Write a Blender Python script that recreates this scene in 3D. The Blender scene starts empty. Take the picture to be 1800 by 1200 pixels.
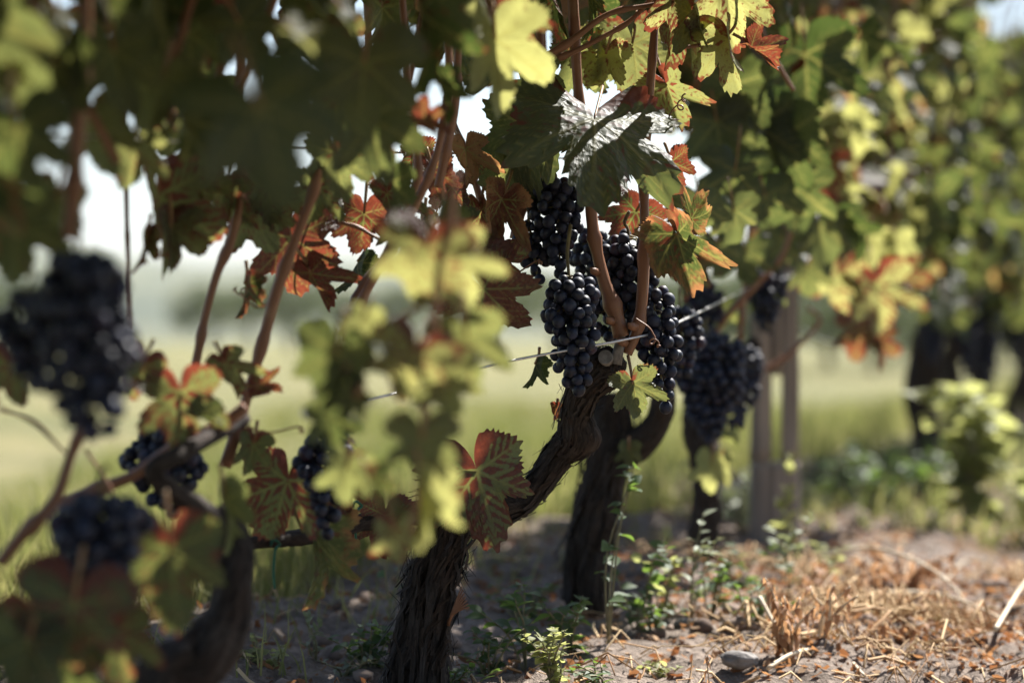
import bpy, math, random
import numpy as np
from mathutils import Vector, Matrix

random.seed(7)
rng = np.random.default_rng(11)
R = math.radians
scene = bpy.context.scene
COL = scene.collection

# ------------------------------------------------------------------ camera, sky, sun, exposure
CAM_Z = 0.45
FPX = 4250.0                      # focal length in pixels of the 1800 px wide photograph (85 mm on 36 mm)
cam_d = bpy.data.cameras.new('camera')
cam = bpy.data.objects.new('camera', cam_d)
COL.objects.link(cam)
cam_d.sensor_width = 36.0
cam_d.lens = 85.0
cam_d.clip_start = 0.05
cam_d.clip_end = 20000.0
cam.location = (0, 0, CAM_Z)
cam.rotation_euler = (R(90), 0, 0)
cam_d.dof.use_dof = True
cam_d.dof.focus_distance = 3.02
cam_d.dof.aperture_fstop = 2.6
scene.camera = cam

SUN_AZ, SUN_EL = 38.0, 51.0       # azimuth clockwise from +Y (view direction), elevation
world = bpy.data.worlds.new('World')
scene.world = world
world.use_nodes = True
wn = world.node_tree
bg = wn.nodes['Background']
sky = wn.nodes.new('ShaderNodeTexSky')
sky.sky_type = 'NISHITA'
sky.sun_disc = False
sky.sun_elevation = R(SUN_EL)
sky.sun_rotation = R(SUN_AZ)
sky.air_density = 1.0
sky.dust_density = 1.0
sky.ozone_density = 1.0
wn.links.new(sky.outputs[0], bg.inputs[0])
bg.inputs[1].default_value = 0.05

sun_d = bpy.data.lights.new('sun', 'SUN')
sun_d.energy = 5.0
sun_d.angle = R(0.53)
sun_d.color = (1.0, 0.965, 0.91)
sun = bpy.data.objects.new('sun', sun_d)
COL.objects.link(sun)
S = Vector((math.cos(R(SUN_EL)) * math.sin(R(SUN_AZ)), math.cos(R(SUN_EL)) * math.cos(R(SUN_AZ)), math.sin(R(SUN_EL))))
sun.rotation_euler = S.to_track_quat('Z', 'Y').to_euler()
sun.location = (3, 6, 8)

vs = scene.view_settings
vs.view_transform = 'Standard'
vs.look = 'None'
vs.exposure = 1.7
vs.gamma = 1.0
vs.use_curve_mapping = False
try:
    scene.cycles.use_denoising = True
    scene.cycles.max_bounces = 5
    scene.cycles.diffuse_bounces = 3
    scene.cycles.glossy_bounces = 2
    scene.cycles.transmission_bounces = 4
    scene.cycles.transparent_max_bounces = 8
    scene.cycles.volume_bounces = 0
except Exception:
    pass

# ------------------------------------------------------------------ row geometry
U = np.array([0.3072, 0.9516])            # along the row, near left to far right
NR = np.array([0.9516, -0.3072])          # to the right of the row (camera side)
A0 = np.array([-0.114, 3.03])             # foot of the vine in focus

def W(px, py, d):
    return np.array([(px - 900.0) / FPX * d, d, CAM_Z - (py - 600.0) / FPX * d])

def proj(p):
    d = max(p[1], 0.05)
    return p[0] / d * FPX + 900.0, 600.0 - (p[2] - CAM_Z) / d * FPX

def row(depth, v=0.0, z=0.0):
    t = (depth - A0[1]) / U[1]
    q = A0 + U * t + NR * v
    return np.array([q[0], q[1], z])

# ------------------------------------------------------------------ helpers
def hash3(ix, iy, iz):
    n = (ix * 374761393 + iy * 668265263 + iz * 2147483647 * 3 + 1013904223).astype(np.int64)
    n = (n ^ (n >> 13)) * 1274126177
    n = n & 0x7fffffff
    n = (n ^ (n >> 16)) & 0xffff
    return n / 65535.0

def vnoise(p):
    p = np.asarray(p, float)
    i = np.floor(p).astype(np.int64)
    f = p - i
    f = f * f * (3 - 2 * f)
    r = 0
    for dx in (0, 1):
        wx = f[:, 0] if dx else 1 - f[:, 0]
        for dy in (0, 1):
            wy = f[:, 1] if dy else 1 - f[:, 1]
            for dz in (0, 1):
                wz = f[:, 2] if dz else 1 - f[:, 2]
                r = r + wx * wy * wz * hash3(i[:, 0] + dx, i[:, 1] + dy, i[:, 2] + dz)
    return r * 2 - 1

def fbm(p, o=3):
    p = np.asarray(p, float)
    a, s, r = 1.0, 1.0, 0
    for k in range(o):
        r = r + a * vnoise(p * s + 17.3 * k)
        a *= 0.5
        s *= 2.03
    return r

def sstep(a, b, x):
    t = np.clip((x - a) / (b - a), 0, 1)
    return t * t * (3 - 2 * t)

def new_mesh(name, verts, faces, mat=None, attrs=None, smooth=True):
    me = bpy.data.meshes.new(name)
    me.from_pydata([tuple(v) for v in np.asarray(verts, float).tolist()], [], faces)
    if mat is not None:
        for m in (mat if isinstance(mat, (list, tuple)) else [mat]):
            me.materials.append(m)
    if smooth:
        me.polygons.foreach_set('use_smooth', np.ones(len(me.polygons), bool))
    for k, a in (attrs or {}).items():
        a = np.asarray(a, np.float32)
        if a.ndim == 1:
            at = me.attributes.new(k, 'FLOAT', 'POINT')
            at.data.foreach_set('value', a)
        else:
            at = me.attributes.new(k, 'FLOAT_VECTOR', 'POINT')
            at.data.foreach_set('vector', a.ravel())
    me.update()
    return me

def link(name, data, parent=None, loc=(0, 0, 0)):
    o = bpy.data.objects.new(name, data)
    COL.objects.link(o)
    if parent is not None:
        o.parent = parent
    o.location = loc
    return o

def tag(o, label=None, cat=None, group=None, kind=None):
    if label: o['label'] = label
    if cat: o['category'] = cat
    if group: o['group'] = group
    if kind: o['kind'] = kind
    return o

def thing(name, loc, label, cat, group=None):
    o = link(name, None, None, loc)
    o.empty_display_size = 0.05
    return tag(o, label, cat, group)

def catmull(pts, n):
    P = np.asarray(pts, float)
    P = np.vstack([2 * P[0] - P[1], P, 2 * P[-1] - P[-2]])
    m = len(P) - 3
    out = []
    for u in np.linspace(0, m - 1e-6, n):
        i = int(u)
        t = u - i
        p0, p1, p2, p3 = P[i:i + 4]
        out.append(0.5 * ((2 * p1) + (-p0 + p2) * t + (2 * p0 - 5 * p1 + 4 * p2 - p3) * t * t + (-p0 + 3 * p1 - 3 * p2 + p3) * t ** 3))
    return np.array(out)

def tube(path, rad, seg=8, cap=True):
    """ring tube; returns verts, faces, theta, arclength"""
    P = np.asarray(path, float)
    n = len(P)
    rad = np.broadcast_to(np.asarray(rad, float), (n,))
    T = np.gradient(P, axis=0)
    T /= np.linalg.norm(T, axis=1)[:, None] + 1e-12
    up = np.array([0, 1.0, 0]) if abs(T[0][1]) < 0.9 else np.array([1.0, 0, 0])
    a = np.cross(T[0], up); a /= np.linalg.norm(a)
    th = np.linspace(0, 2 * np.pi, seg, endpoint=False)
    V = []
    s = np.concatenate([[0], np.cumsum(np.linalg.norm(np.diff(P, axis=0), axis=1))])
    AX = []
    for i in range(n):
        a = a - T[i] * np.dot(a, T[i])
        a /= np.linalg.norm(a) + 1e-12
        b = np.cross(T[i], a)
        AX.append((a.copy(), b))
        V.append(P[i] + rad[i] * (np.cos(th)[:, None] * a + np.sin(th)[:, None] * b))
    V = np.vstack(V)
    F = []
    for i in range(n - 1):
        for j in range(seg):
            k = (j + 1) % seg
            F.append((i * seg + j, i * seg + k, (i + 1) * seg + k, (i + 1) * seg + j))
    if cap:
        F.append(tuple(range(seg - 1, -1, -1)))
        F.append(tuple((n - 1) * seg + j for j in range(seg)))
    TH = np.tile(th, n)
    SS = np.repeat(s, seg)
    return V, F, TH, SS

class MB:
    def __init__(self):
        self.v, self.f, self.a, self.n = [], [], [], 0
    def add(self, V, F, a=None):
        V = np.asarray(V, float)
        self.v.append(V)
        self.f += [tuple(i + self.n for i in f) for f in F]
        if a is not None: self.a.append(np.broadcast_to(np.asarray(a, float), (len(V),)) if np.ndim(a) <= 1 else a)
        self.n += len(V)
    def mesh(self, name, mat, smooth=True):
        at = {'tint': np.concatenate(self.a)} if self.a else None
        return new_mesh(name, np.vstack(self.v), self.f, mat, at, smooth)

# ------------------------------------------------------------------ node material helper
class NT:
    def __init__(self, name):
        self.m = bpy.data.materials.new(name)
        self.m.use_nodes = True
        self.t = self.m.node_tree
        self.t.nodes.clear()
        self.out = self.t.nodes.new('ShaderNodeOutputMaterial')
    def n(self, kind, **kw):
        nd = self.t.nodes.new('ShaderNode' + kind)
        for k, v in kw.items():
            setattr(nd, k, v)
        return nd
    def set(self, inp, v):
        if hasattr(v, 'is_linked') or hasattr(v, 'links'):
            self.t.links.new(v, inp)
        else:
            inp.default_value = v
    def math(self, op, a, b=None, clamp=False):
        nd = self.n('Math', operation=op, use_clamp=clamp)
        self.set(nd.inputs[0], a)
        if b is not None: self.set(nd.inputs[1], b)
        return nd.outputs[0]
    def mix(self, f, a, b, mode='MIX'):
        nd = self.n('Mix', data_type='RGBA', blend_type=mode, clamp_factor=True)
        self.set(nd.inputs[0], f)
        self.set(nd.inputs[6], a if not isinstance(a, tuple) else (*a, 1)[:4])
        self.set(nd.inputs[7], b if not isinstance(b, tuple) else (*b, 1)[:4])
        return nd.outputs[2]
    def step(self, x, a, b):
        nd = self.n('MapRange', interpolation_type='SMOOTHSTEP')
        self.set(nd.inputs[0], x); self.set(nd.inputs[1], a); self.set(nd.inputs[2], b)
        nd.inputs[3].default_value = 0; nd.inputs[4].default_value = 1
        return nd.outputs[0]
    def noise(self, vec, scale, detail=3, rough=0.55, dist=0.0):
        nd = self.n('TexNoise')
        self.set(nd.inputs['Vector'], vec)
        nd.inputs['Scale'].default_value = scale
        nd.inputs['Detail'].default_value = detail
        nd.inputs['Roughness'].default_value = rough
        nd.inputs['Distortion'].default_value = dist
        return nd.outputs[0]
    def attr(self, name):
        return self.n('Attribute', attribute_name=name)
    def bump(self, h, dist, strength=1.0, normal=None):
        nd = self.n('Bump')
        nd.inputs['Strength'].default_value = strength
        nd.inputs['Distance'].default_value = dist
        self.set(nd.inputs['Height'], h)
        if normal is not None: self.set(nd.inputs['Normal'], normal)
        return nd.outputs[0]
    def principled(self, col, rough=0.6, spec=0.5, normal=None):
        nd = self.n('BsdfPrincipled')
        self.set(nd.inputs['Base Color'], col if not isinstance(col, tuple) else (*col, 1)[:4])
        self.set(nd.inputs['Roughness'], rough)
        nd.inputs['Specular IOR Level'].default_value = spec
        if normal is not None: self.set(nd.inputs['Normal'], normal)
        return nd
    def done(self, sh):
        self.t.links.new(sh, self.out.inputs[0])
        return self.m

def vscale(t, vec, s):
    nd = t.n('VectorMath', operation='MULTIPLY')
    t.set(nd.inputs[0], vec); nd.inputs[1].default_value = s
    return nd.outputs[0]

def vadd(t, a, b):
    nd = t.n('VectorMath', operation='ADD')
    t.set(nd.inputs[0], a); t.set(nd.inputs[1], b)
    return nd.outputs[0]

# ------------------------------------------------------------------ materials
def mat_vine_leaf():
    t = NT('vine_leaf')
    oi = t.n('ObjectInfo')
    sep = t.n('SeparateColor'); t.set(sep.inputs[0], oi.outputs['Color'])
    red, yel, dry = sep.outputs[0], sep.outputs[1], sep.outputs[2]
    flat = t.attr('flat').outputs['Vector']
    rnd = oi.outputs['Random']
    off = t.n('CombineXYZ'); t.set(off.inputs[0], t.math('MULTIPLY', rnd, 57.0)); t.set(off.inputs[1], t.math('MULTIPLY', rnd, 23.0))
    p = vadd(t, flat, off.outputs[0])
    vein = t.attr('vein').outputs['Fac']
    vd = t.attr('vdist').outputs['Fac']
    edge = t.attr('edge').outputs['Fac']
    n1 = t.noise(p, 3.2, 3, 0.6)
    n2 = t.noise(p, 14.0, 2, 0.6)
    n3 = t.noise(p, 45.0, 1, 0.6)
    # autumn red between the veins
    e = t.math('ADD', t.math('ADD', t.math('MULTIPLY', vd, t.math('ADD', 0.25, t.math('MULTIPLY', rnd, 0.95))), t.math('SUBTRACT', 0.5, t.math('MULTIPLY', rnd, 0.65))), t.math('MULTIPLY', t.math('SUBTRACT', n1, 0.5), 1.5))
    e = t.math('ADD', e, t.math('MULTIPLY', t.math('SUBTRACT', n2, 0.5), 0.8))
    e = t.math('ADD', e, t.math('MULTIPLY', edge, 0.18))
    th = t.math('SUBTRACT', 1.55, t.math('MULTIPLY', red, 1.40))
    m = t.step(t.math('SUBTRACT', e, th), -0.16, 0.16)
    m = t.math('MULTIPLY', m, t.step(red, 0.02, 0.12))
    green = t.mix(yel, (0.024, 0.042, 0.017), (0.105, 0.115, 0.042))
    green = t.mix(t.math('MULTIPLY', t.step(n1, 0.35, 0.7), 0.45), green, (0.075, 0.078, 0.022))
    redc = t.mix(t.step(n2, 0.35, 0.65), (0.045, 0.011, 0.010), (0.125, 0.034, 0.016))
    col = t.mix(m, green, redc)
    brown = t.mix(n2, (0.09, 0.042, 0.02), (0.22, 0.12, 0.055))
    dm = t.step(t.math('ADD', t.math('MULTIPLY', edge, 0.45), t.math('ADD', dry, t.math('MULTIPLY', t.math('SUBTRACT', n1, 0.5), 0.9))), 0.75, 1.05)
    col = t.mix(dm, col, brown)
    col = t.mix(t.math('MULTIPLY', vein, 0.85), col, (0.20, 0.195, 0.065))
    # dead brown blotches
    bl = t.math('MULTIPLY', t.step(t.noise(p, 6.0, 3, 0.65), 0.60, 0.66), t.step(t.math('ADD', red, dry), 0.15, 0.6))
    col = t.mix(t.math('MULTIPLY', bl, 0.8), col, (0.085, 0.045, 0.025))
    # specks
    sp = t.math('MULTIPLY', t.step(n3, 0.66, 0.72), 0.5)
    col = t.mix(sp, col, (0.07, 0.03, 0.015))
    geo = t.n('NewGeometry')
    under = t.mix(0.42, col, (0.105, 0.112, 0.10))
    colf = t.mix(geo.outputs['Backfacing'], col, under)
    # light through the blade
    gt = t.mix(yel, (0.050, 0.075, 0.015), (0.45, 0.44, 0.14))
    rt = t.mix(n2, (0.11, 0.018, 0.013), (0.26, 0.062, 0.026))
    tc = t.mix(m, gt, rt)
    tc = t.mix(dm, tc, (0.42, 0.19, 0.07))
    tc = t.mix(t.math('MULTIPLY', vein, 0.7), tc, (0.34, 0.31, 0.08))
    tc = t.mix(t.math('MULTIPLY', bl, 0.8), tc, (0.16, 0.07, 0.03))
    tc = t.mix(sp, tc, (0.12, 0.05, 0.02))
    # relief: raised netting of veins, puckered blade
    vor = t.n('TexVoronoi', feature='F1', voronoi_dimensions='2D'); t.set(vor.inputs['Vector'], p); vor.inputs['Scale'].default_value = 16.0
    h = t.math('ADD', t.math('MULTIPLY', vein, -1.0), t.math('MULTIPLY', vor.outputs[0], -0.9))
    nor = t.bump(h, 0.0020, 0.75)
    pr = t.principled(colf, t.math('ADD', 0.38, t.math('MULTIPLY', n2, 0.28)), 0.33, nor)
    tr = t.n('BsdfTranslucent'); t.set(tr.inputs[0], tc)
    mx = t.n('MixShader'); mx.inputs[0].default_value = 0.5
    t.t.links.new(pr.outputs[0], mx.inputs[1]); t.t.links.new(tr.outputs[0], mx.inputs[2])
    return t.done(mx.outputs[0])

def mat_small_leaf(name, col, tcol, fac=0.4, rough=0.62):
    t = NT(name)
    oi = t.n('ObjectInfo')
    g = t.n('NewGeometry')
    n = t.noise(g.outputs['Position'], 30.0, 2)
    v = t.math('ADD', t.math('MULTIPLY', g.outputs['Random Per Island'], 0.7), t.math('MULTIPLY', n, 0.6))
    c = t.mix(v, tuple(x * 0.6 for x in col), tuple(min(1, x * 1.5) for x in col))
    tcx = t.mix(v, tuple(x * 0.7 for x in tcol), tuple(min(1, x * 1.25) for x in tcol))
    pr = t.principled(c, rough, 0.4)
    tr = t.n('BsdfTranslucent'); t.set(tr.inputs[0], tcx)
    mx = t.n('MixShader'); mx.inputs[0].default_value = fac
    t.t.links.new(pr.outputs[0], mx.inputs[1]); t.t.links.new(tr.outputs[0], mx.inputs[2])
    return t.done(mx.outputs[0])

def mat_grape():
    t = NT('grape_skin')
    oi = t.n('ObjectInfo')
    tc = t.n('TexCoord')
    off = t.n('CombineXYZ'); t.set(off.inputs[0], t.math('MULTIPLY', oi.outputs['Random'], 31.0))
    p = vadd(t, vscale(t, tc.outputs['Object'], (90, 90, 90)), off.outputs[0])
    n1 = t.noise(p, 0.9, 3, 0.6)
    n2 = t.noise(p, 5.0, 3, 0.6)
    base = t.mix(t.step(oi.outputs['Random'], 0.86, 0.98), (0.003, 0.003, 0.007), (0.030, 0.004, 0.010))
    bloom = t.math('MULTIPLY', t.step(t.math('ADD', n1, t.math('MULTIPLY', n2, 0.35)), 0.45, 0.80), t.math('ADD', 0.45, t.math('MULTIPLY', oi.outputs['Random'], 0.55)))
    c = t.mix(bloom, base, (0.021, 0.027, 0.056))
    pr = t.principled(c, t.math('ADD', 0.40, t.math('MULTIPLY', bloom, 0.3)), 0.38)
    return t.done(pr.outputs[0])

def mat_bark():
    t = NT('vine_bark')
    fl = t.attr('flat').outputs['Vector']
    n1 = t.noise(vscale(t, fl, (1, 1, 0.16)), 230.0, 4, 0.7, 0.8)
    n2 = t.noise(vscale(t, fl, (1, 1, 0.25)), 60.0, 4, 0.6)
    n3 = t.noise(fl, 14.0, 3, 0.6)
    c = t.mix(t.step(n1, 0.3, 0.7), (0.010, 0.0075, 0.006), (0.056, 0.042, 0.033))
    c = t.mix(t.math('MULTIPLY', t.step(n2, 0.45, 0.7), 0.6), c, (0.045, 0.026, 0.017))
    c = t.mix(t.math('MULTIPLY', t.step(n3, 0.55, 0.75), 0.4), c, (0.085, 0.073, 0.062))
    h = t.math('ADD', n1, t.math('MULTIPLY', n2, 1.3))
    pr = t.principled(c, 0.85, 0.25, t.bump(h, 0.005, 1.0))
    return t.done(pr.outputs[0])

def mat_cane():
    t = NT('ripe_cane')
    fl = t.attr('flat').outputs['Vector']
    n1 = t.noise(vscale(t, fl, (1, 1, 0.06)), 420.0, 3, 0.6)
    n2 = t.noise(fl, 20.0, 3, 0.6)
    c = t.mix(n1, (0.13, 0.052, 0.026), (0.27, 0.125, 0.06))
    c = t.mix(t.math('MULTIPLY', t.step(n2, 0.5, 0.75), 0.5), c, (0.31, 0.20, 0.11))
    pr = t.principled(c, 0.5, 0.45, t.bump(n1, 0.001, 0.5))
    return t.done(pr.outputs[0])

def mat_plain(name, c0, c1, scale, rough=0.7, bump=0.0, stretch=(1, 1, 1), spec=0.3, metal=0.0):
    t = NT(name)
    tc = t.n('TexCoord')
    v = vscale(t, tc.outputs['Object'], stretch)
    n = t.noise(v, scale, 4, 0.6)
    c = t.mix(t.step(n, 0.3, 0.7), c0, c1)
    pr = t.principled(c, rough, spec, t.bump(n, bump, 0.8) if bump else None)
    pr.inputs['Metallic'].default_value = metal
    return t.done(pr.outputs[0])

def mat_ground():
    t = NT('soil_and_grass')
    g = t.n('NewGeometry')
    P = g.outputs['Position']
    n0 = t.noise(P, 1.3, 4, 0.6)
    n1 = t.noise(P, 9.0, 5, 0.65)
    n2 = t.noise(P, 60.0, 4, 0.65)
    n3 = t.noise(P, 220.0, 3, 0.6)
    soil = t.mix(t.step(n1, 0.32, 0.68), (0.085, 0.066, 0.052), (0.215, 0.172, 0.142))
    soil = t.mix(t.math('MULTIPLY', t.step(n2, 0.42, 0.7), 0.6), soil, (0.33, 0.265, 0.22))
    soil = t.mix(t.math('MULTIPLY', t.step(n3, 0.62, 0.75), 0.5), soil, (0.05, 0.036, 0.028))
    gr = t.attr('grass').outputs['Fac']
    n9 = t.noise(P, 0.22, 4, 0.6)
    gcol = t.mix(n1, (0.078, 0.090, 0.029), (0.175, 0.165, 0.068))
    gcol = t.mix(t.math('MULTIPLY', t.step(n9, 0.46, 0.58), 0.75), gcol, (0.055, 0.072, 0.026))
    gcol = t.mix(t.math('MULTIPLY', t.step(n0, 0.40, 0.65), 0.75), gcol, (0.26, 0.22, 0.115))
    k = t.step(t.math('ADD', gr, t.math('MULTIPLY', t.math('SUBTRACT', n1, 0.5), 0.7)), 0.4, 0.6)
    c = t.mix(k, soil, gcol)
    h = t.math('ADD', t.math('MULTIPLY', n2, 1.0), t.math('MULTIPLY', n3, 0.4))
    pr = t.principled(c, 0.95, 0.15, t.bump(h, 0.014, 1.0))
    return t.done(pr.outputs[0])

def mat_tint(name, c0, c1, rough=0.8, trans=0.0, tcol=None):
    """colour spread by the per-piece 'tint' attribute"""
    t = NT(name)
    a = t.attr('tint').outputs['Fac']
    c = t.mix(a, c0, c1)
    pr = t.principled(c, rough, 0.25)
    if trans:
        tr = t.n('BsdfTranslucent'); t.set(tr.inputs[0], t.mix(a, tcol[0], tcol[1]))
        mx = t.n('MixShader'); mx.inputs[0].default_value = trans
        t.t.links.new(pr.outputs[0], mx.inputs[1]); t.t.links.new(tr.outputs[0], mx.inputs[2])
        return t.done(mx.outputs[0])
    return t.done(pr.outputs[0])

M = {
    'leaf': mat_vine_leaf(), 'grape': mat_grape(), 'bark': mat_bark(), 'cane': mat_cane(), 'ground': mat_ground(),
    'petiole': mat_plain('petiole', (0.20, 0.07, 0.05), (0.30, 0.22, 0.09), 40, 0.5),
    'rachis': mat_plain('rachis', (0.10, 0.07, 0.03), (0.18, 0.15, 0.06), 60, 0.6),
    'wire': mat_plain('galvanised_wire', (0.42, 0.41, 0.40), (0.60, 0.59, 0.58), 90, 0.38, metal=0.8, spec=0.5),
    'post': mat_plain('weathered_wood', (0.15, 0.118, 0.094), (0.33, 0.265, 0.215), 55, 0.85, 0.004, (1, 1, 0.05)),
    'cut': mat_plain('cut_wood', (0.13, 0.115, 0.10), (0.26, 0.235, 0.21), 120, 0.8, 0.001),
    'stone': mat_plain('stone', (0.11, 0.10, 0.092), (0.23, 0.21, 0.195), 40, 0.85, 0.004),
    'tie': mat_plain('green_plastic', (0.012, 0.085, 0.050), (0.02, 0.12, 0.075), 30, 0.45),
    'straw': mat_tint('dry_straw', (0.30, 0.165, 0.078), (0.66, 0.49, 0.28), 0.75, 0.2, ((0.30, 0.16, 0.07), (0.6, 0.42, 0.24))),
    'crumb': mat_tint('dry_leaf_crumbs', (0.075, 0.045, 0.03), (0.40, 0.26, 0.15), 0.8, 0.3, ((0.30, 0.11, 0.04), (0.65, 0.32, 0.13))),
    'clod': mat_tint('soil_clods', (0.10, 0.070, 0.054), (0.30, 0.225, 0.18), 0.95),
    'grass': mat_tint('meadow_grass', (0.070, 0.092, 0.026), (0.25, 0.225, 0.095), 0.7, 0.4, ((0.18, 0.22, 0.045), (0.45, 0.41, 0.16))),
    'weed': mat_small_leaf('weed_leaf', (0.040, 0.066, 0.028), (0.16, 0.25, 0.04), 0.4, 0.6),
    'weed_light': mat_small_leaf('pale_weed_leaf', (0.17, 0.185, 0.075), (0.42, 0.43, 0.15), 0.5),
    'weed_grey': mat_small_leaf('grey_weed_leaf', (0.16, 0.18, 0.12), (0.25, 0.28, 0.12), 0.3),
    'weed_stem': mat_plain('weed_stem', (0.14, 0.12, 0.06), (0.26, 0.22, 0.12), 60, 0.6),
    'dry_stem': mat_plain('dry_stem', (0.42, 0.32, 0.21), (0.66, 0.56, 0.41), 50, 0.65),
    'dry_leaf': mat_small_leaf('dry_curled_leaf', (0.27, 0.15, 0.08), (0.52, 0.29, 0.14), 0.35, 0.7),
    'tree_leaf': mat_small_leaf('tree_leaf', (0.060, 0.075, 0.040), (0.14, 0.17, 0.06), 0.3),
    'tree_bark': mat_plain('tree_bark', (0.06, 0.05, 0.04), (0.14, 0.11, 0.09), 8, 0.9),
    'hill': mat_plain('hill_woods', (0.045, 0.060, 0.030), (0.13, 0.13, 0.065), 0.012, 0.95),
}

# ------------------------------------------------------------------ setting: ground, hills
def ground_h(x, y):
    x = np.asarray(x, float); y = np.asarray(y, float)
    v = (x - A0[0]) * NR[0] + (y - A0[1]) * NR[1]
    h = 0.035 * np.exp(-(v / 0.45) ** 2) - 0.42 * sstep(0.5, 3.4, -v) + 0.03 * sstep(1.2, 3.0, v)
    near = np.exp(-((np.hypot(x, y - 4) / 14.0) ** 2))
    p = np.stack([x, y, np.zeros_like(x)], 1) if x.ndim == 1 else None
    h = h + near * (0.040 * fbm(p * 1.7, 2) + 0.020 * fbm(p * 7.0 + 5, 2) + 0.011 * vnoise(p * 26.0) + 0.006 * vnoise(p * 60.0))
    far = np.hypot(x, y)
    h = h + sstep(30, 200, far) * 0.9 * fbm(p * 0.02, 2)
    return h

GX0, GY0, GST, GNX, GNY = -6.0, -1.0, 0.03, 600, 560
_gx, _gy = np.meshgrid(GX0 + GST * np.arange(GNX), GY0 + GST * np.arange(GNY))
GTAB = ground_h(_gx.ravel(), _gy.ravel()).reshape(GNY, GNX)

_gx, _gy = np.meshgrid(-30.0 + 0.2 * np.arange(300), -4.0 + 0.2 * np.arange(300))
GFAR = ground_h(_gx.ravel(), _gy.ravel()).reshape(300, 300)

def gh(x, y):
    u, w = (x - GX0) / GST, (y - GY0) / GST
    i, j = int(u), int(w)
    if 0 <= i < GNX - 1 and 0 <= j < GNY - 1:
        u -= i; w -= j
        return float((GTAB[j, i] * (1 - u) + GTAB[j, i + 1] * u) * (1 - w) + (GTAB[j + 1, i] * (1 - u) + GTAB[j + 1, i + 1] * u) * w)
    u, w = (x + 30.0) / 0.2, (y + 4.0) / 0.2
    i, j = int(u), int(w)
    if 0 <= i < 299 and 0 <= j < 299:
        u -= i; w -= j
        return float((GFAR[j, i] * (1 - u) + GFAR[j, i + 1] * u) * (1 - w) + (GFAR[j + 1, i] * (1 - u) + GFAR[j + 1, i + 1] * u) * w)
    return float(ground_h(np.array([x]), np.array([y]))[0])

def build_ground():
    def axis(lo, hi, fine, far_lo, far_hi, g=1.16):
        mid = list(np.arange(lo, hi, fine))
        a, s = [], fine
        x = lo
        while x > far_lo:
            s *= g; x -= s; a.append(x)
        b, s = [], fine
        x = mid[-1]
        while x < far_hi:
            s *= g; x += s; b.append(x)
        return np.array(a[::-1] + mid + b)
    xs = axis(-1.9, 2.4, 0.022, -4500, 4500)
    ys = axis(2.9, 7.6, 0.024, -60, 6500)
    X, Y = np.meshgrid(xs, ys)
    x, y = X.ravel(), Y.ravel()
    z = ground_h(x, y)
    v = (x - A0[0]) * NR[0] + (y - A0[1]) * NR[1]
    gr = sstep(0.45, 1.2, -v + 0.5 * vnoise(np.stack([x * 1.1, y * 1.1, x * 0], 1))) + 0.9 * sstep(1.4, 2.2, v) + 0.5 * sstep(6.5, 8.5, y) * sstep(-0.2, 0.3, v)
    nx, ny = len(xs), len(ys)
    F = [(j * nx + i, j * nx + i + 1, (j + 1) * nx + i + 1, (j + 1) * nx + i) for j in range(ny - 1) for i in range(nx - 1)]
    me = new_mesh('ground', np.stack([x, y, z], 1), F, M['ground'], {'grass': np.clip(gr, 0, 1)})
    tag(link('ground', me), kind='structure')

build_ground()

def build_hills():
    for nm, dist, hgt, seed in (('hills', 2300, 85, 3.0), ('hills', 3600, 175, 9.0)):
        n, m = 160, 14
        V = []
        for j in range(m):
            for i in range(n):
                x = -2600 + 5200 * i / (n - 1)
                s = j / (m - 1)
                prof = math.sin(math.pi * min(1, s * 1.0)) ** 0.9
                V.append((x, dist + (s - 0.5) * 900, s * 0 + prof))
        V = np.array(V)
        rid = hgt * (0.72 + 0.45 * fbm(np.stack([V[:, 0] * 0.0011 + seed, V[:, 0] * 0, V[:, 1] * 0], 1), 3)) + 9 * fbm(np.stack([V[:, 0] * 0.012, V[:, 1] * 0.012, V[:, 0] * 0 + seed], 1), 3)
        V[:, 2] = V[:, 2] * rid - 4
        F = [(j * n + i, j * n + i + 1, (j + 1) * n + i + 1, (j + 1) * n + i) for j in range(m - 1) for i in range(n - 1)]
        tag(link(nm, new_mesh('hills', V, F, M['hill'])), kind='structure')

build_hills()

# ------------------------------------------------------------------ vine leaf meshes
CTRL = np.array([(0, 1.0), (9, .93), (20, .76), (29, .60), (35, .56), (42, .70), (51, .89), (59, .85), (70, .68), (79, .55), (86, .54), (97, .66), (108, .74), (120, .70), (134, .62), (150, .55), (163, .42), (172, .22), (180, .05)])

def leaf_outline(th, seed, teeth=1.0):
    a = np.abs(np.degrees(th))
    rv = np.random.default_rng(900 + seed)
    both = []
    for sd in (0, 1):
        c = CTRL.copy()
        deep = rv.uniform(.72, 1.22)                    # how deep the bays between the lobes are
        for i in (3, 4): c[i, 1] = min(c[i, 1] * deep, .85)
        deep = rv.uniform(.75, 1.20)
        for i in (9, 10): c[i, 1] = min(c[i, 1] * deep, .8)
        c[5:9, 1] *= rv.uniform(.86, 1.12)
        c[11:16, 1] *= rv.uniform(.85, 1.15)
        c[1:4, 1] *= rv.uniform(.9, 1.12)
        both.append(np.interp(a, c[:, 0], c[:, 1]))
    r = np.where(th > 0, both[0], both[1])
    ph = seed * 1.7
    w = (a / 7.5 + 0.25 * np.sin(a * 0.13 + ph) + (0.3 if seed % 2 else 0)) % 1.0
    tooth = np.where(w < 0.6, w / 0.6, (1 - w) / 0.4) - 0.5
    r = r * (1 + 0.05 * np.sin(th * 2 + ph) + 0.03 * np.sin(th * 5 + 2 * ph))
    return r * (1 + 0.12 * teeth * tooth * np.clip((175 - a) / 30, 0, 1))

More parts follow.
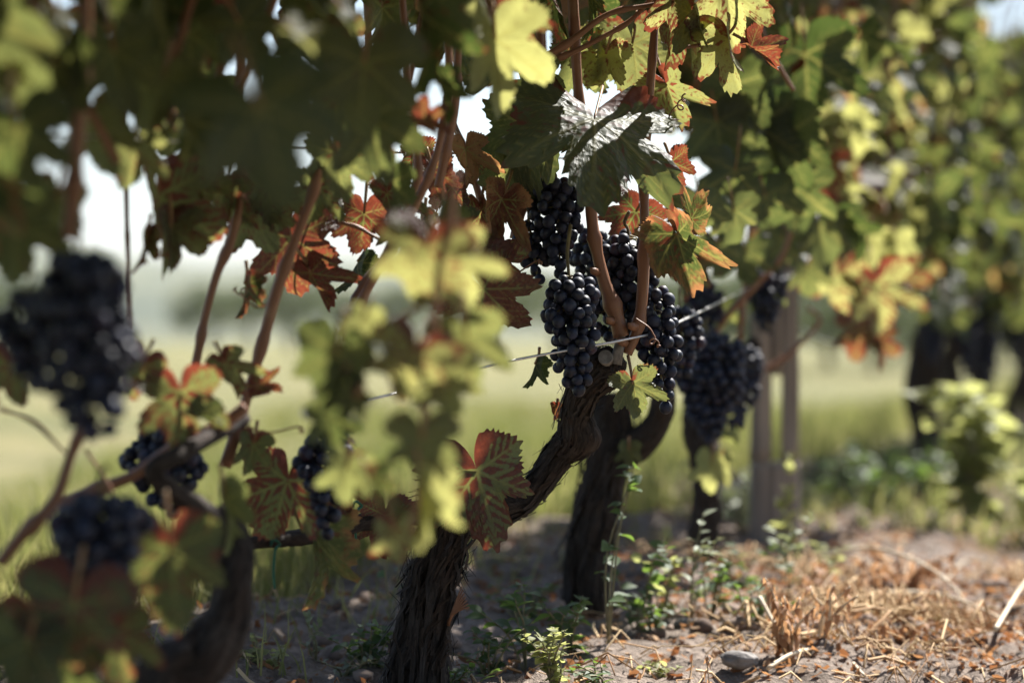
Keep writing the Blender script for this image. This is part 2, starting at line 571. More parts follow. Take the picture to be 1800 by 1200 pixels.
VEIN_ANG = [(0, 1.0), (51, .86), (-51, .86), (108, .70), (-108, .70)]
def vein_segments():
    S_ = []
    for a, l in VEIN_ANG:
        d = np.array([math.sin(R(a)), math.cos(R(a))])
        S_.append((np.zeros(2), d * l * 0.97, 0.020))
        fr = (.16, .30, .44, .58, .71, .83) if a == 0 else (.22, .38, .54, .70, .84)
        for k, f in enumerate(fr):
            for sd in (-1, 1):
                b = R(a + sd * 43)
                e = np.array([math.sin(b), math.cos(b)])
                ln = l * 0.40 * (1 - 0.75 * abs(f - 0.38)) * (0.62 if f > .7 else 1.0)
                p0 = d * l * (f + (0.03 if sd > 0 else 0))
                S_.append((p0, p0 + e * ln, 0.010))
    return S_
VSEG = vein_segments()

def leaf_mesh(name, nth, nr, seed, cup=0.0, fold=0.0, wave=0.08, droop=0.2, curl=0.0, back=0.0, pucker=0.012, twist=0.0, petiole=True):
    rs = np.random.default_rng(seed)
    th = np.linspace(-math.pi, math.pi, nth, endpoint=False) + math.pi / nth
    ro = leaf_outline(th, seed)
    ss = np.linspace(0, 1, nr + 1)[1:]
    pts = [np.zeros((1, 2))]
    edge = [np.zeros(1)]
    for s in ss:
        # inner rings are rounder than the margin
        rr = s * (ro * (s ** 0.6) + (1 - s ** 0.6) * np.interp(np.abs(np.degrees(th)), [0, 90, 150, 180], [.8, .62, .5, .10]))
        pts.append(np.stack([np.sin(th) * rr, np.cos(th) * rr], 1))
        edge.append(np.full(nth, s))
    P = np.vstack(pts); E = np.concatenate(edge)
    vein = np.zeros(len(P)); vd = np.full(len(P), 9.0)
    for a, b, w in VSEG:
        ab = b - a
        t = np.clip(((P - a) @ ab) / (ab @ ab), 0, 1)
        d = np.linalg.norm(P - (a + t[:, None] * ab), axis=1)
        wt = w * (1 - 0.65 * t)
        vein = np.maximum(vein, np.exp(-(d / wt) ** 2) * (1 if w > .015 else 0.75))
        vd = np.minimum(vd, d)
    vdn = np.clip(vd / 0.055, 0, 1)
    x, y = P[:, 0].copy(), P[:, 1].copy()
    r = np.hypot(x, y)
    ang = np.arctan2(x, y)
    ph = rs.uniform(0, 6.28, 4)
    z = cup * r ** 2 + wave * E ** 2 * r * (np.sin(3 * ang + ph[0]) + 0.6 * np.sin(5 * ang + ph[1]) + 0.35 * np.sin(9 * ang + ph[2]))
    z += pucker * np.sqrt(vdn) * np.clip(r * 4, 0, 1)
    z += 0.02 * vnoise(np.stack([x * 5 + seed, y * 5, x * 0], 1))
    # margins rolled in or under
    if curl:
        z += curl * np.clip(E - 0.55, 0, 1) ** 2 * 4 * (0.6 + 0.4 * np.sin(2 * ang + ph[3])) * r
    # folded along the midrib
    if fold:
        ax = np.abs(x)
        x = np.sign(x) * ax * math.cos(fold)
        z += ax * math.sin(fold)
    V = np.stack([x, y, z], 1)
    # bend the blade downward towards the tip
    if droop:
        k = droop
        yy = V[:, 1]
        pos = yy > 0
        a_ = k * np.abs(yy) * 1.4
        ny = np.where(pos, np.sin(a_) / (k * 1.4), yy)
        nz = np.where(pos, -(1 - np.cos(a_)) / (k * 1.4), 0)
        V[:, 2] = V[:, 2] * np.where(pos, np.cos(a_), 1) + nz
        V[:, 1] = ny + np.where(pos, z * np.sin(a_) * 0.6, 0)
    if back:
        yy = V[:, 1]; neg = yy < 0
        V[:, 2] += np.where(neg, -back * yy ** 2 * 1.8, 0)
    if twist:
        a_ = twist * V[:, 1]
        xx, zz = V[:, 0].copy(), V[:, 2].copy()
        V[:, 0] = xx * np.cos(a_) - zz * np.sin(a_)
        V[:, 2] = xx * np.sin(a_) + zz * np.cos(a_)
    F = []
    for j in range(nth):
        if j != nth - 1: F.append((0, 1 + j + 1, 1 + j))
    for i in range(nr - 1):
        o0, o1 = 1 + i * nth, 1 + (i + 1) * nth
        for j in range(nth - 1):
            F.append((o0 + j, o0 + j + 1, o1 + j + 1, o1 + j))
    # faces wind so that +Z is the upper side
    flat = np.stack([P[:, 0], P[:, 1], np.zeros(len(P))], 1)
    at = {'vein': vein, 'vdist': vdn, 'edge': E, 'flat': flat}
    mats = [M['leaf'], M['petiole']]
    nleaf = len(F)
    F = [f[::-1] for f in F]
    if petiole:
        pp = catmull([(0, 0.0, 0.0), (0.0, -0.25, 0.03), (0.02, -0.55, 0.10), (0.03, -0.85, 0.08)], 7)
        pv, pf, _, _ = tube(pp, np.linspace(0.016, 0.020, 7), 5)
        pf = [tuple(i + len(V) for i in f) for f in pf]
        V = np.vstack([V, pv]); F = F + pf
        z0 = np.zeros(len(pv))
        at = {'vein': np.concatenate([vein, z0]), 'vdist': np.concatenate([vdn, z0]), 'edge': np.concatenate([E, z0]), 'flat': np.vstack([flat, pv])}
    me = new_mesh(name, V, F, mats, at)
    if petiole:
        mi = np.zeros(len(F), np.int32); mi[nleaf:] = 1
        me.polygons.foreach_set('material_index', mi)
    return me

HI = {
    'flat':  leaf_mesh('leaf_flat', 160, 22, 1, cup=0.05, wave=0.10, droop=0.25, pucker=0.014, petiole=False),
    'umb':   leaf_mesh('leaf_umbrella', 190, 30, 2, cup=-0.10, wave=0.17, droop=0.6, back=-0.10, pucker=0.012, petiole=False),
    'fold':  leaf_mesh('leaf_folded', 130, 18, 3, fold=0.75, wave=0.12, droop=0.45, pucker=0.016, petiole=False),
    'narrow': leaf_mesh('leaf_closed', 120, 16, 4, fold=1.15, wave=0.14, droop=0.35, twist=0.4, petiole=False),
    'curl':  leaf_mesh('leaf_curled', 130, 18, 5, cup=0.35, fold=0.5, wave=0.20, droop=0.5, curl=0.35, twist=0.7, pucker=0.02, petiole=False),
    'flat2': leaf_mesh('leaf_flat', 150, 20, 7, cup=0.12, fold=0.15, wave=0.16, droop=0.35, curl=0.12, twist=0.25, petiole=False),
    'hang2': leaf_mesh('leaf_hanging', 150, 20, 8, cup=-0.05, fold=0.45, wave=0.18, droop=0.75, curl=0.2, twist=-0.35, petiole=False),
    'hang':  leaf_mesh('leaf_hanging', 150, 20, 6, cup=-0.2, fold=0.25, wave=0.12, droop=0.6, back=0.3, petiole=False),
}
LO = [leaf_mesh('leaf_blade', 60, 7, 10 + k, cup=c, fold=f, wave=w, droop=d, curl=cu, twist=tw, pucker=0.01)
      for k, (c, f, w, d, cu, tw) in enumerate([(0.1, 0.1, .10, .3, 0, 0), (-.15, .2, .12, .7, 0, .2), (.1, .5, .14, .4, 0, -.3), (-.2, .1, .10, .9, .1, 0),
                                                (.2, .35, .2, .5, .25, .5), (-.1, .85, .12, .5, 0, .3), (0, .3, .16, .6, -.2, -.4), (.05, .15, .12, .5, 0, .1),
                                                (.25, .55, .25, .3, .4, .8), (-.3, .1, .2, .8, -.3, .3), (.1, .7, .2, .7, .2, -.6), (-.1, .3, .18, .4, 0, .5)])]

def frame(tip, normal):
    y = np.asarray(tip, float); y = y / np.linalg.norm(y)
    z = np.asarray(normal, float); z = z - y * (z @ y)
    z = z / (np.linalg.norm(z) + 1e-9)
    x = np.cross(y, z)
    return np.stack([x, y, z], 1)

def mat4(Rm, s, loc):
    m = np.eye(4)
    m[:3, :3] = Rm * s
    m[:3, 3] = loc
    return Matrix(m.tolist())

class Vine:
    def __init__(self, base, label):
        self.base = np.asarray(base, float)
        self.root = thing('grape_vine', tuple(self.base), label, 'grapevine', 'vines of the row')
        self.n = 0
        self.extra = []
    def part(self, name, me):
        return link(name, me, self.root, tuple(-self.base))          # mesh given in world coordinates
    def leaf(self, me, Rm, s, p, color, force=False):
        if not force and self.n >= 292:
            self.extra.append((me, Rm, s, p)); return None
        o = bpy.data.objects.new('leaf', me)
        COL.objects.link(o)
        o.parent = self.root
        o.matrix_local = mat4(Rm, s, np.asarray(p) - self.base)
        o.color = (*color, 1)
        self.n += 1
        return o
    def finish(self):
        if not self.extra: return
        # leaves past the limit or above the picture (some added as shade), one joined part
        cache = {}
        V, F, at, n = [], [], {k: [] for k in ('vein', 'vdist', 'edge', 'flat')}, 0
        mi = []
        for me, Rm, s, p in self.extra:
            if me.name not in cache:
                v = np.empty(len(me.vertices) * 3); me.vertices.foreach_get('co', v)
                d = {}
                for k in ('vein', 'vdist', 'edge'):
                    b = np.empty(len(me.vertices), np.float32); me.attributes[k].data.foreach_get('value', b); d[k] = b
                b = np.empty(len(me.vertices) * 3, np.float32); me.attributes['flat'].data.foreach_get('vector', b); d['flat'] = b.reshape(-1, 3)
                idx = np.empty(len(me.polygons), np.int32); me.polygons.foreach_get('material_index', idx)
                cache[me.name] = (v.reshape(-1, 3), [tuple(q.vertices) for q in me.polygons], d, idx)
            v, f, d, idx = cache[me.name]
            V.append(v @ (Rm * s).T + p)
            F += [tuple(i + n for i in q) for q in f]
            for k in at: at[k].append(d[k] + (rng.uniform(0, 9) if k == 'flat' else 0))
            mi.append(idx)
            n += len(v)
        me = new_mesh('foliage', np.vstack(V), F, [M['leaf'], M['petiole']], {k: np.concatenate(a) for k, a in at.items()})
        me.polygons.foreach_set('material_index', np.concatenate(mi))
        o = self.part('foliage', me)
        o.color = (0.15, 0.08, 0.0, 1)
        o['kind'] = 'stuff'

# ------------------------------------------------------------------ woody parts
def bark_mesh(name, path, rad, nlen=120, seg=40, rough=1.0, seed=0.0, knobs=()):
    P = catmull(path, nlen)
    rr = np.interp(np.linspace(0, 1, nlen), np.linspace(0, 1, len(rad)), rad)
    V, F, TH, SS = tube(P, rr, seg)
    C = np.repeat(P, seg, axis=0)
    rv = np.repeat(rr, seg)
    D = (V - C) / rv[:, None]
    tw = TH + SS * 4.0 + 0.9 * np.sin(SS * 23 + seed)
    q = np.stack([np.cos(tw) * 1.6 + seed, np.sin(tw) * 1.6, SS * 9], 1)
    q2 = np.stack([np.cos(tw) * 5.5 + seed, np.sin(tw) * 5.5, SS * 26], 1)
    q3 = np.stack([np.cos(TH) * 11 + seed, np.sin(TH) * 11, SS * 45], 1)
    q4 = np.stack([np.cos(TH) * .8 + seed, np.sin(TH) * .8, SS * 22], 1)
    rel = 0.20 * fbm(q, 2) + 0.15 * np.abs(vnoise(q2)) + 0.08 * vnoise(q3) + 0.16 * vnoise(q4) - 0.04
    R2 = rv * (1 + rough * rel)
    for kp, kr, ka in knobs:
        d = np.linalg.norm(V - np.asarray(kp), axis=1)
        R2 = R2 + ka * np.exp(-(d / kr) ** 2)
    V = C + D * R2[:, None]
    flat = np.stack([np.cos(TH) * rv, np.sin(TH) * rv, SS + seed], 1)
    return new_mesh(name, V, F, M['bark'], {'flat': flat})

def bark_strips(path, rad, n, seed, ln=(0.04, 0.12), lift=0.026):
    """peeling fibres of bark lying along a trunk, joined as one part"""
    rs = np.random.default_rng(seed)
    P = catmull(path, 160)
    rr = np.interp(np.linspace(0, 1, 160), np.linspace(0, 1, len(rad)), rad)
    V, F, TH, SS = tube(P, rr * 1.06, 48, cap=False)
    mb = MB()
    G = V.reshape(160, 48, 3)
    step = np.linalg.norm(np.diff(P, axis=0), axis=1).mean()
    fl = []
    for k in range(n):
        i = rs.integers(3, 150); j = rs.integers(0, 48)
        m = max(3, int(rs.uniform(*ln) / step)); m = min(m, 158 - i)
        if m < 3: continue
        dj = rs.uniform(-0.08, 0.16)
        idx = np.arange(0, m + 1, max(1, m // 5))
        w = rs.uniform(0.0012, 0.0065)
        L, Rr = [], []
        end = rs.choice([0, 1])
        for q in idx:
            jj = int(round(j + dj * q)) % 48
            c = P[i + q]; p = G[i + q, jj]; d = p - c; dn = np.linalg.norm(d); d = d / dn
            tt = q / m if end else 1 - q / m
            p = p + d * (0.001 + lift * rs.uniform(.3, 1) * tt ** 3) + rs.normal(0, 0.0006, 3)
            t_ = P[min(i + q + 1, 159)] - P[i + q - 1]; sd = np.cross(t_, d); sd /= np.linalg.norm(sd) + 1e-9
            ww = w * (1 - 0.6 * tt)
            L.append(p - sd * ww); Rr.append(p + sd * ww)
        n0 = len(L)
        VV = np.array(L + Rr)
        mb.add(VV, [(a, a + 1, n0 + a + 1, n0 + a) for a in range(n0 - 1)])
        fl.append(np.stack([np.full(2 * n0, k * .37), np.concatenate([np.zeros(n0), np.full(n0, w)]), np.tile(np.linspace(0, m * step, n0), 2)], 1))
    return new_mesh('bark_fibres', np.vstack(mb.v), mb.f, M['bark'], {'flat': np.vstack(fl)})

def cane_mesh(path, r0, r1, n=26, seg=8, nodes=0.075):
    P = catmull(path, n)
    s = np.concatenate([[0], np.cumsum(np.linalg.norm(np.diff(P, axis=0), axis=1))])
    rr = np.linspace(r0, r1, n)
    ph = (s / nodes) % 1.0
    rr = rr * (1 + 0.10 * np.sin(s * 31 + r0 * 9000)) * (1 + 0.42 * np.exp(-((ph - 0.5) / 0.10) ** 2))
    V, F, TH, SS = tube(P, rr, seg)
    return new_mesh('cane', V, F, M['cane'], {'flat': np.stack([np.cos(TH) * .006, np.sin(TH) * .006, SS], 1)})

# ------------------------------------------------------------------ grapes
def ico(sub, r, squash=1.06):
    import bmesh
    bm = bmesh.new()
    bmesh.ops.create_icosphere(bm, subdivisions=sub, radius=r)
    for v in bm.verts:
        v.co.z *= squash
        if v.co.z < -r * squash * 0.985: v.co.z *= 0.93
    me = bpy.data.meshes.new('grape')
    bm.to_mesh(me); bm.free()
    me.polygons.foreach_set('use_smooth', np.ones(len(me.polygons), bool))
    me.materials.append(M['grape'])
    return me
GR_HI, GR_LO = ico(3, 0.0079), ico(2, 0.0079)

def bunch(vine, top, bottom, width, seed, d_grape=0.0166, hi=True, shoulder=0.0, stem_to=None, lab=None):
    """top and bottom are world points of the cluster's ends, width its largest diameter"""
    rs = np.random.default_rng(seed)
    top = np.asarray(top, float); bottom = np.asarray(bottom, float)
    ax = bottom - top; L = np.linalg.norm(ax); ax = ax / L
    a = np.cross(ax, [0, 1, 0.1]); a /= np.linalg.norm(a); b = np.cross(ax, a)
    prof_s = [0, .10, .28, .5, .72, .9, 1.0]
    prof_r = [.45, .85, 1.0, .86, .62, .40, .18]
    pts = np.zeros((0, 3)); sz = []
    ph = rs.uniform(0, 6.28)
    for shell, tries in ((1.0, 2900), (0.80, 900), (0.55, 700), (0.25, 300)):
        for _ in range(int(tries * min(1.8, max(.55, width * L / .0135)))):
            s = rs.uniform(0, 1)
            th = rs.uniform(0, 2 * np.pi)
            rmax = max(0.0, np.interp(s, prof_s, prof_r) * (width / 2) * (1 + .16 * np.sin(2 * th + ph + s * 4) + .1 * np.sin(5 * s * 3 + th)) - d_grape * 0.45)
            rr = rmax * shell * rs.uniform(0.93, 1.03)
            p = top + ax * (s * L) + rr * (np.cos(th) * a + np.sin(th) * b)
            if shoulder and s < 0.3: p = p + a * shoulder * (0.3 - s) / 0.3 * (1 if np.cos(th) > 0 else 0)
            if len(pts) and np.min(np.linalg.norm(pts - p, axis=1)) < d_grape * 0.87: continue
            pts = np.vstack([pts, p])
    # rachis: the bunch's own mesh; each berry a child of it
    st = top - ax * 0.03 if stem_to is None else np.asarray(stem_to, float)
    pth = [st, (st + top) / 2 + rs.normal(0, 0.004, 3), top, top + ax * L * 0.5, top + ax * L * 0.92]
    V, F, _, _ = tube(catmull(pth, 14), np.linspace(0.0026, 0.0014, 14), 6)
    mb = MB(); mb.add(V, F)
    for p in pts[::2]:
        q = top + ax * np.clip((p - top) @ ax - 0.008, 0, L)
        V, F, _, _ = tube([q, (p + q) / 2 - ax * .002, p], [.0011, .0009, .0009], 4, cap=False)
        mb.add(V, F)
    me = mb.mesh('grape_bunch', M['rachis'])
    o = vine.part('grape_bunch', me)
    if lab: o['label'] = lab
    for p in pts:
        g = bpy.data.objects.new('grape', GR_HI if hi else GR_LO)
        COL.objects.link(g)
        g.parent = o
        g.location = tuple(p)
        k = d_grape / 0.0158 * (rs.uniform(0.88, 1.10) if rs.random() < .93 else rs.uniform(.55, .8))
        g.scale = (k * rs.uniform(.94, 1.04), k * rs.uniform(.94, 1.04), k)
        g.rotation_euler = tuple(rs.uniform(-.6, .6, 2)) + (rs.uniform(0, 6.28),)
    return o

# ------------------------------------------------------------------ the vines
VINES = {}
def vine(key, base, label):
    base = np.asarray(base, float)
    VINES[key] = v = Vine(base, label)
    return v

b = row(1.63, 0); v = vine('n2', (b[0], b[1], gh(b[0], b[1])), 'nearest vine, a blurred dark curtain of leaves filling the upper left corner')
b = row(2.33, 0.02); v = vine('n1', (b[0], b[1], gh(b[0], b[1])), 'blurred near vine at lower left with a bowed trunk and large dark bunches')
b = W(738, 1232, 3.03); v = vine('a', (b[0], b[1], gh(b[0], b[1])), 'vine in sharp focus with blue black bunches and a crooked arm')
b = W(1030, 1110, 3.74); v = vine('b', (b[0], b[1], gh(b[0], b[1])), 'thick leaning vine with weeds climbing its trunk, right behind the sharp one')
b = W(1236, 1025, 4.45); v = vine('c', (b[0], b[1], gh(b[0], b[1])), 'slim dark vine just left of the wooden post, heavy with shaded bunches')
for i, (d, lab) in enumerate([(7.25, 'dark blurred vine trunk behind the sunlit young shoots, first beyond the gap'),
                              (7.95, 'blurred vine second beyond the gap after the post'),
                              (8.65, 'blurred vine third beyond the gap after the post'),
                              (9.35, 'far blurred vine with sunlit yellow green leaves at the right edge'),
                              (10.05, 'farthest vine of the row at the right edge under the sky')]):
    b = row(d, 0); vine('f%d' % i, (b[0], b[1], gh(b[0], b[1])), lab)

def down(p, dz=-0.06):
    q = np.array(p, float); q[2] = gh(q[0], q[1]) + dz
    return q

# sharp vine
va = VINES['a']
tp = [down(W(736, 1232, 3.03), -0.05), W(733, 1190, 3.03), W(745, 1100, 3.03), W(762, 1010, 3.03), W(782, 930, 3.035), W(792, 865, 3.045), W(786, 830, 3.05)]
tr = [0.039, 0.034, 0.028, 0.026, 0.028, 0.030, 0.021]
va.part('trunk', bark_mesh('trunk', tp, tr, 260, 84, 1.0, 1.0))
va.part('bark_fibres', bark_strips(tp, tr, 420, 5))['kind'] = 'stuff'
ap = [W(788, 880, 3.05), W(840, 892, 3.07), W(905, 888, 3.10), W(950, 845, 3.11), W(985, 795, 3.11), W(1012, 770, 3.10), W(1012, 725, 3.09), W(1030, 680, 3.08), W(1062, 645, 3.075), W(1085, 622, 3.07)]
ar = [0.024, 0.018, 0.015, 0.015, 0.018, 0.024, 0.019, 0.021, 0.026, 0.014]
va.part('arm', bark_mesh('arm', ap, ar, 240, 64, 1.1, 4.0, knobs=[(W(1045, 770, 3.08), 0.018, 0.011), (W(985, 690, 3.06), 0.015, 0.009)]))
va.part('bark_fibres', bark_strips(ap, ar, 240, 6, (0.03, 0.08), 0.010))['kind'] = 'stuff'
ap2 = [W(770, 905, 3.04), W(715, 905, 2.99), W(650, 915, 2.93), W(590, 930, 2.87), W(520, 945, 2.81), W(430, 955, 2.74)]
va.part('arm', bark_mesh('arm', ap2, [0.020, 0.014, 0.011, 0.010, 0.009, 0.007], 120, 28, 0.9, 7.0))
# the pale pruning cut and spur
V, F, TH, SS = tube([W(1068, 636, 3.07), W(1065, 629, 3.044), W(1064, 627, 3.036)], [0.0105, 0.0095, 0.0088], 18)
va.part('pruning_stub', new_mesh('pruning_stub', V, F, M['cut'], smooth=False))
va.part('pruning_stub', new_mesh('pruning_stub', *tube([W(1082, 640, 3.05), W(1090, 600, 3.05), W(1097, 560, 3.055)], [0.008, 0.006, 0.004], 10)[:2], M['cut']))
# spiky twig tuft on the trunk
for k in range(7):
    e = W(812 + k * 2.2, 1030 + k * 6, 3.0)
    va.part('twig', cane_mesh([W(788, 1098 - k, 3.01), W(795 + k, 1075, 3.0), e], 0.0022, 0.0007, 8, 5))
canes_a = [
    ([(1092, 592), (1080, 545), (1058, 480), (1042, 400), (1036, 320), (1020, 200), (1010, 60), (1000, -150)], 3.05, .0092, .006),
    ([(1102, 622), (1122, 572), (1130, 500), (1133, 400), (1132, 300), (1140, 190), (1150, 60), (1165, -150)], 3.055, .0075, .005),
    ([(905, 420), (915, 370), (926, 320), (935, 240), (950, 120), (940, -100)], 3.08, .0065, .005),
    ([(940, 110), (1000, 75), (1070, 25), (1150, 8), (1210, -10)], 3.0, .0042, .003),
    ([(930, 120), (1000, 95), (1060, 65), (1110, 35), (1160, -20)], 3.02, .0036, .003),
    ([(1196, 85), (1250, 75), (1285, 55), (1300, 20), (1310, -40)], 2.98, .0022, .0018),
    ([(1395, 160), (1350, 80), (1320, -20)], 3.6, .003, .003),
    ([(770, 330), (785, 260), (800, 180), (806, 80), (812, -80)], 2.85, .0055, .0045),
    ([(608, 600), (640, 520), (690, 430), (745, 330), (775, 240), (790, 120), (770, -60)], 2.75, .0060, .004),
    ([(600, 590), (640, 500), (680, 450), (712, 370), (735, 300), (720, 180), (705, -40)], 2.78, .0055, .004),
    ([(860, 420), (850, 370), (835, 320), (815, 260), (790, 200)], 3.12, .005, .004),
]
for pts, d, r0, r1 in canes_a:
    va.part('cane', cane_mesh([W(x, y, d) for x, y in pts], r0, r1, 44, 10, 0.085))
# buds on the two main canes
for px, py in ((1050, 478), (1078, 565), (1116, 575), (1098, 602), (1128, 410)):
    V, F, _, _ = tube([W(px, py, 3.045), W(px - 7, py - 2, 3.035), W(px - 12, py - 7, 3.03)], [0.006, 0.005, 0.001], 8)
    va.part('bud', new_mesh('bud', V, F, M['cane'], {'flat': V}))

def tendril(vk, pts, d, turns=2.5, r=.0011):
    P = catmull([W(x, y, d) for x, y in pts], 30)
    e = P[-1]; ax = P[-1] - P[-3]; ax /= np.linalg.norm(ax)
    a_ = np.cross(ax, [0, 1, 0]); a_ /= np.linalg.norm(a_); b_ = np.cross(ax, a_)
    sp = [e + ax * .006 * q / 8 + .006 * (1 - q / (turns * 14)) * ((math.cos(q * .55) - 1) * a_ + math.sin(q * .55) * ax) + b_ * .0006 * q for q in range(1, int(turns * 11))]
    V, F, _, _ = tube(np.vstack([P, sp]), r, 5)
    VINES[vk].part('tendril', new_mesh('tendril', V, F, M['cane'], {'flat': V}))
tendril('a', [(1140, 225), (1170, 210), (1185, 190)], 3.03)
tendril('a', [(770, 300), (775, 340), (768, 370)], 3.0, 1.5)
tendril('a', [(850, 300), (835, 290), (820, 310), (815, 340)], 3.05, 2)
tendril('a', [(910, 480), (925, 470), (940, 460)], 3.02, 1.0)
tendril('a', [(1118, 560), (1140, 575), (1150, 590)], 3.02, 2.0)
tendril('n1', [(490, 520), (455, 540), (430, 525)], 2.62, 2)
tendril('n1', [(425, 745), (470, 760), (520, 750)], 2.55, 1.0)
tendril('n1', [(120, 800), (60, 745), (0, 715)], 2.2, 1.0)

# bunches of the sharp vine (pixel of top, pixel of bottom, depth, width in px)
def B(vn, t, bt, d, w, seed, dg=0.0154, **k):
    d2 = k.pop('d2', d)
    return bunch(VINES[vn], W(t[0], t[1], d), W(bt[0], bt[1], d2), w * d / FPX, seed, dg, **k)
B('a', (1000, 486), (1012, 696), 3.0, 118, 1, stem_to=W(1003, 395, 3.02), lab='sharp central bunch below the big leaf, crossed by the wire')
B('a', (978, 315), (985, 486), 3.06, 98, 2, shoulder=-0.01)
B('a', (930, 392), (948, 505), 3.07, 66, 3, dg=0.015)
B('a', (1105, 412), (1098, 600), 3.10, 104, 4, shoulder=0.018, lab='bunch hanging between the two thick brown canes')
B('a', (1145, 505), (1168, 722), 3.09, 88, 5, lab='long tapering bunch with a few red berries at its tip')
B('a', (1040, 410), (1045, 545), 3.22, 92, 6)
B('a', (1075, 500), (1072, 610), 3.15, 78, 13)
B('a', (640, 575), (645, 640), 2.82, 42, 7, dg=0.015)
B('n1', (570, 762), (576, 940), 2.66, 104, 8, stem_to=W(575, 715, 2.68))
B('b', (1195, 545), (1200, 665), 3.55, 84, 9, hi=False)
B('b', (1245, 590), (1250, 775), 4.1, 125, 10, hi=False, dg=0.0165)
B('c', (1300, 612), (1292, 765), 4.4, 88, 11, hi=False, dg=0.0165)
B('c', (1345, 475), (1350, 590), 4.5, 80, 12, hi=False, dg=0.0165)
B('c', (1240, 500), (1235, 600), 4.3, 70, 14, hi=False, dg=0.0165)
B('n1', (135, 455), (170, 775), 1.88, 215, 15, hi=False, dg=0.0160, stem_to=W(140, 380, 1.92))
B('n1', (45, 520), (60, 690), 1.93, 130, 35, hi=False, dg=0.0165)
B('n1', (180, 880), (150, 1060), 2.05, 195, 16, hi=False, dg=0.0165, shoulder=0.01)
B('n1', (285, 755), (300, 900), 2.55, 150, 17, hi=False)
B('f0', (1640, 520), (1640, 640), 7.0, 60, 18, hi=False, dg=0.0165)
B('f1', (1735, 520), (1735, 690), 7.2, 55, 19, hi=False, dg=0.0165)
B('f0', (1700, 560), (1700, 660), 7.1, 45, 20, hi=False, dg=0.0165)
B('f2', (1785, 540), (1785, 640), 8.2, 45, 21, hi=False, dg=0.0165)

# near left vine
vn = VINES['n1']
tp = [down(W(250, 1260, 2.33)), W(290, 1215, 2.33), W(350, 1165, 2.34), W(395, 1100, 2.36), W(412, 1020, 2.38), W(408, 950, 2.40), W(370, 900, 2.40)]
tr = [0.034, 0.030, 0.027, 0.022, 0.019, 0.018, 0.013]
vn.part('trunk', bark_mesh('trunk', tp, tr, 120, 40, 1.0, 2.0))
vn.part('arm', bark_mesh('arm', [W(395, 940, 2.4), W(340, 890, 2.38), W(270, 830, 2.33), W(330, 790, 2.36), W(430, 735, 2.45)], [.014, .012, .009, .008, .007], 70, 20, .8, 3.0))
for pts, d, r0, r1 in [
    ([(0, 990), (35, 945), (95, 880), (125, 800), (150, 735)], 2.2, .0062, .004),
    ([(100, 890), (170, 860), (235, 835), (300, 790), (390, 745), (432, 715)], 2.4, .0065, .0055),
    ([(395, 820), (420, 745), (445, 660), (470, 570), (490, 500), (520, 420), (560, 300), (575, 120), (590, -60)], 2.6, .0065, .005),
    ([(340, 660), (352, 600), (362, 550), (382, 480), (408, 415), (425, 330), (420, 180), (430, -60)], 2.6, .0052, .004),
    ([(218, 190), (220, 270), (222, 345), (224, 420), (232, 620), (238, 690)], 2.5, .0028, .0022),
    ([(120, 420), (130, 330), (135, 250), (150, 60), (150, -90)], 2.0, .0068, .005),
    ([(302, 230), (298, 180), (305, 120), (300, -90)], 2.3, .0055, .004),
    ([(650, 600), (590, 700), (545, 720)], 2.75, .003, .0016),
    ([(560, 385), (600, 392), (630, 400), (665, 420)], 2.8, .0024, .002),
    ([(0, 720), (60, 740), (110, 790), (125, 800)], 2.3, .0016, .0012),
    ([(800, 300), (790, 400), (768, 500), (762, 620), (748, 740), (735, 860), (722, 930)], 2.0, .0034, .002),
    ([(768, 520), (700, 560), (640, 600), (600, 640)], 2.02, .0024, .0015),
    ([(150, 790), (190, 850), (200, 880)], 2.3, .0016, .0012)]:
    vn.part('cane', cane_mesh([W(x, y, d) for x, y in pts], r0, r1, 40, 8, 0.09))

# vine behind
vb = VINES['b']
tp = [down(W(1028, 1112, 3.74)), W(1030, 1060, 3.74), W(1032, 980, 3.74), W(1045, 900, 3.75), W(1062, 820, 3.76), W(1080, 760, 3.77), W(1075, 690, 3.77)]
tr = [0.039, 0.035, 0.031, 0.033, 0.035, 0.033, 0.025]
vb.part('trunk', bark_mesh('trunk', tp, tr, 150, 56, 1.0, 12.0))
vb.part('bark_fibres', bark_strips(tp, tr, 160, 8))['kind'] = 'stuff'
vb.part('arm', bark_mesh('arm', [W(1078, 800, 3.77), W(1120, 780, 3.75), W(1155, 740, 3.74), W(1165, 690, 3.72), W(1160, 640, 3.7)], [.03, .024, .021, .018, .012], 70, 26, 1.0, 14.0))
vc = VINES['c']
tp = [down(W(1236, 1022, 4.45)), W(1234, 960, 4.45), W(1242, 880, 4.45), W(1240, 810, 4.45), W(1225, 750, 4.46), W(1240, 690, 4.46), W(1290, 640, 4.47), W(1330, 600, 4.48)]
vc.part('trunk', bark_mesh('trunk', tp, [.036, .031, .027, .029, .028, .027, .022, .014], 120, 36, 1.0, 15.0))
for pts, d, r0, r1 in [([(1345, 650), (1390, 620), (1440, 565), (1420, 540)], 4.7, .005, .004),
                       ([(1230, 640), (1275, 560), (1330, 500), (1380, 440), (1400, 330), (1360, 340), (1290, 320)], 4.3, .006, .004),
                       ([(1300, 600), (1310, 500), (1320, 380), (1330, 200), (1340, -40)], 4.4, .006, .004)]:
    vc.part('cane', cane_mesh([W(x, y, d) for x, y in pts], r0, r1, 30, 7, 0.09))
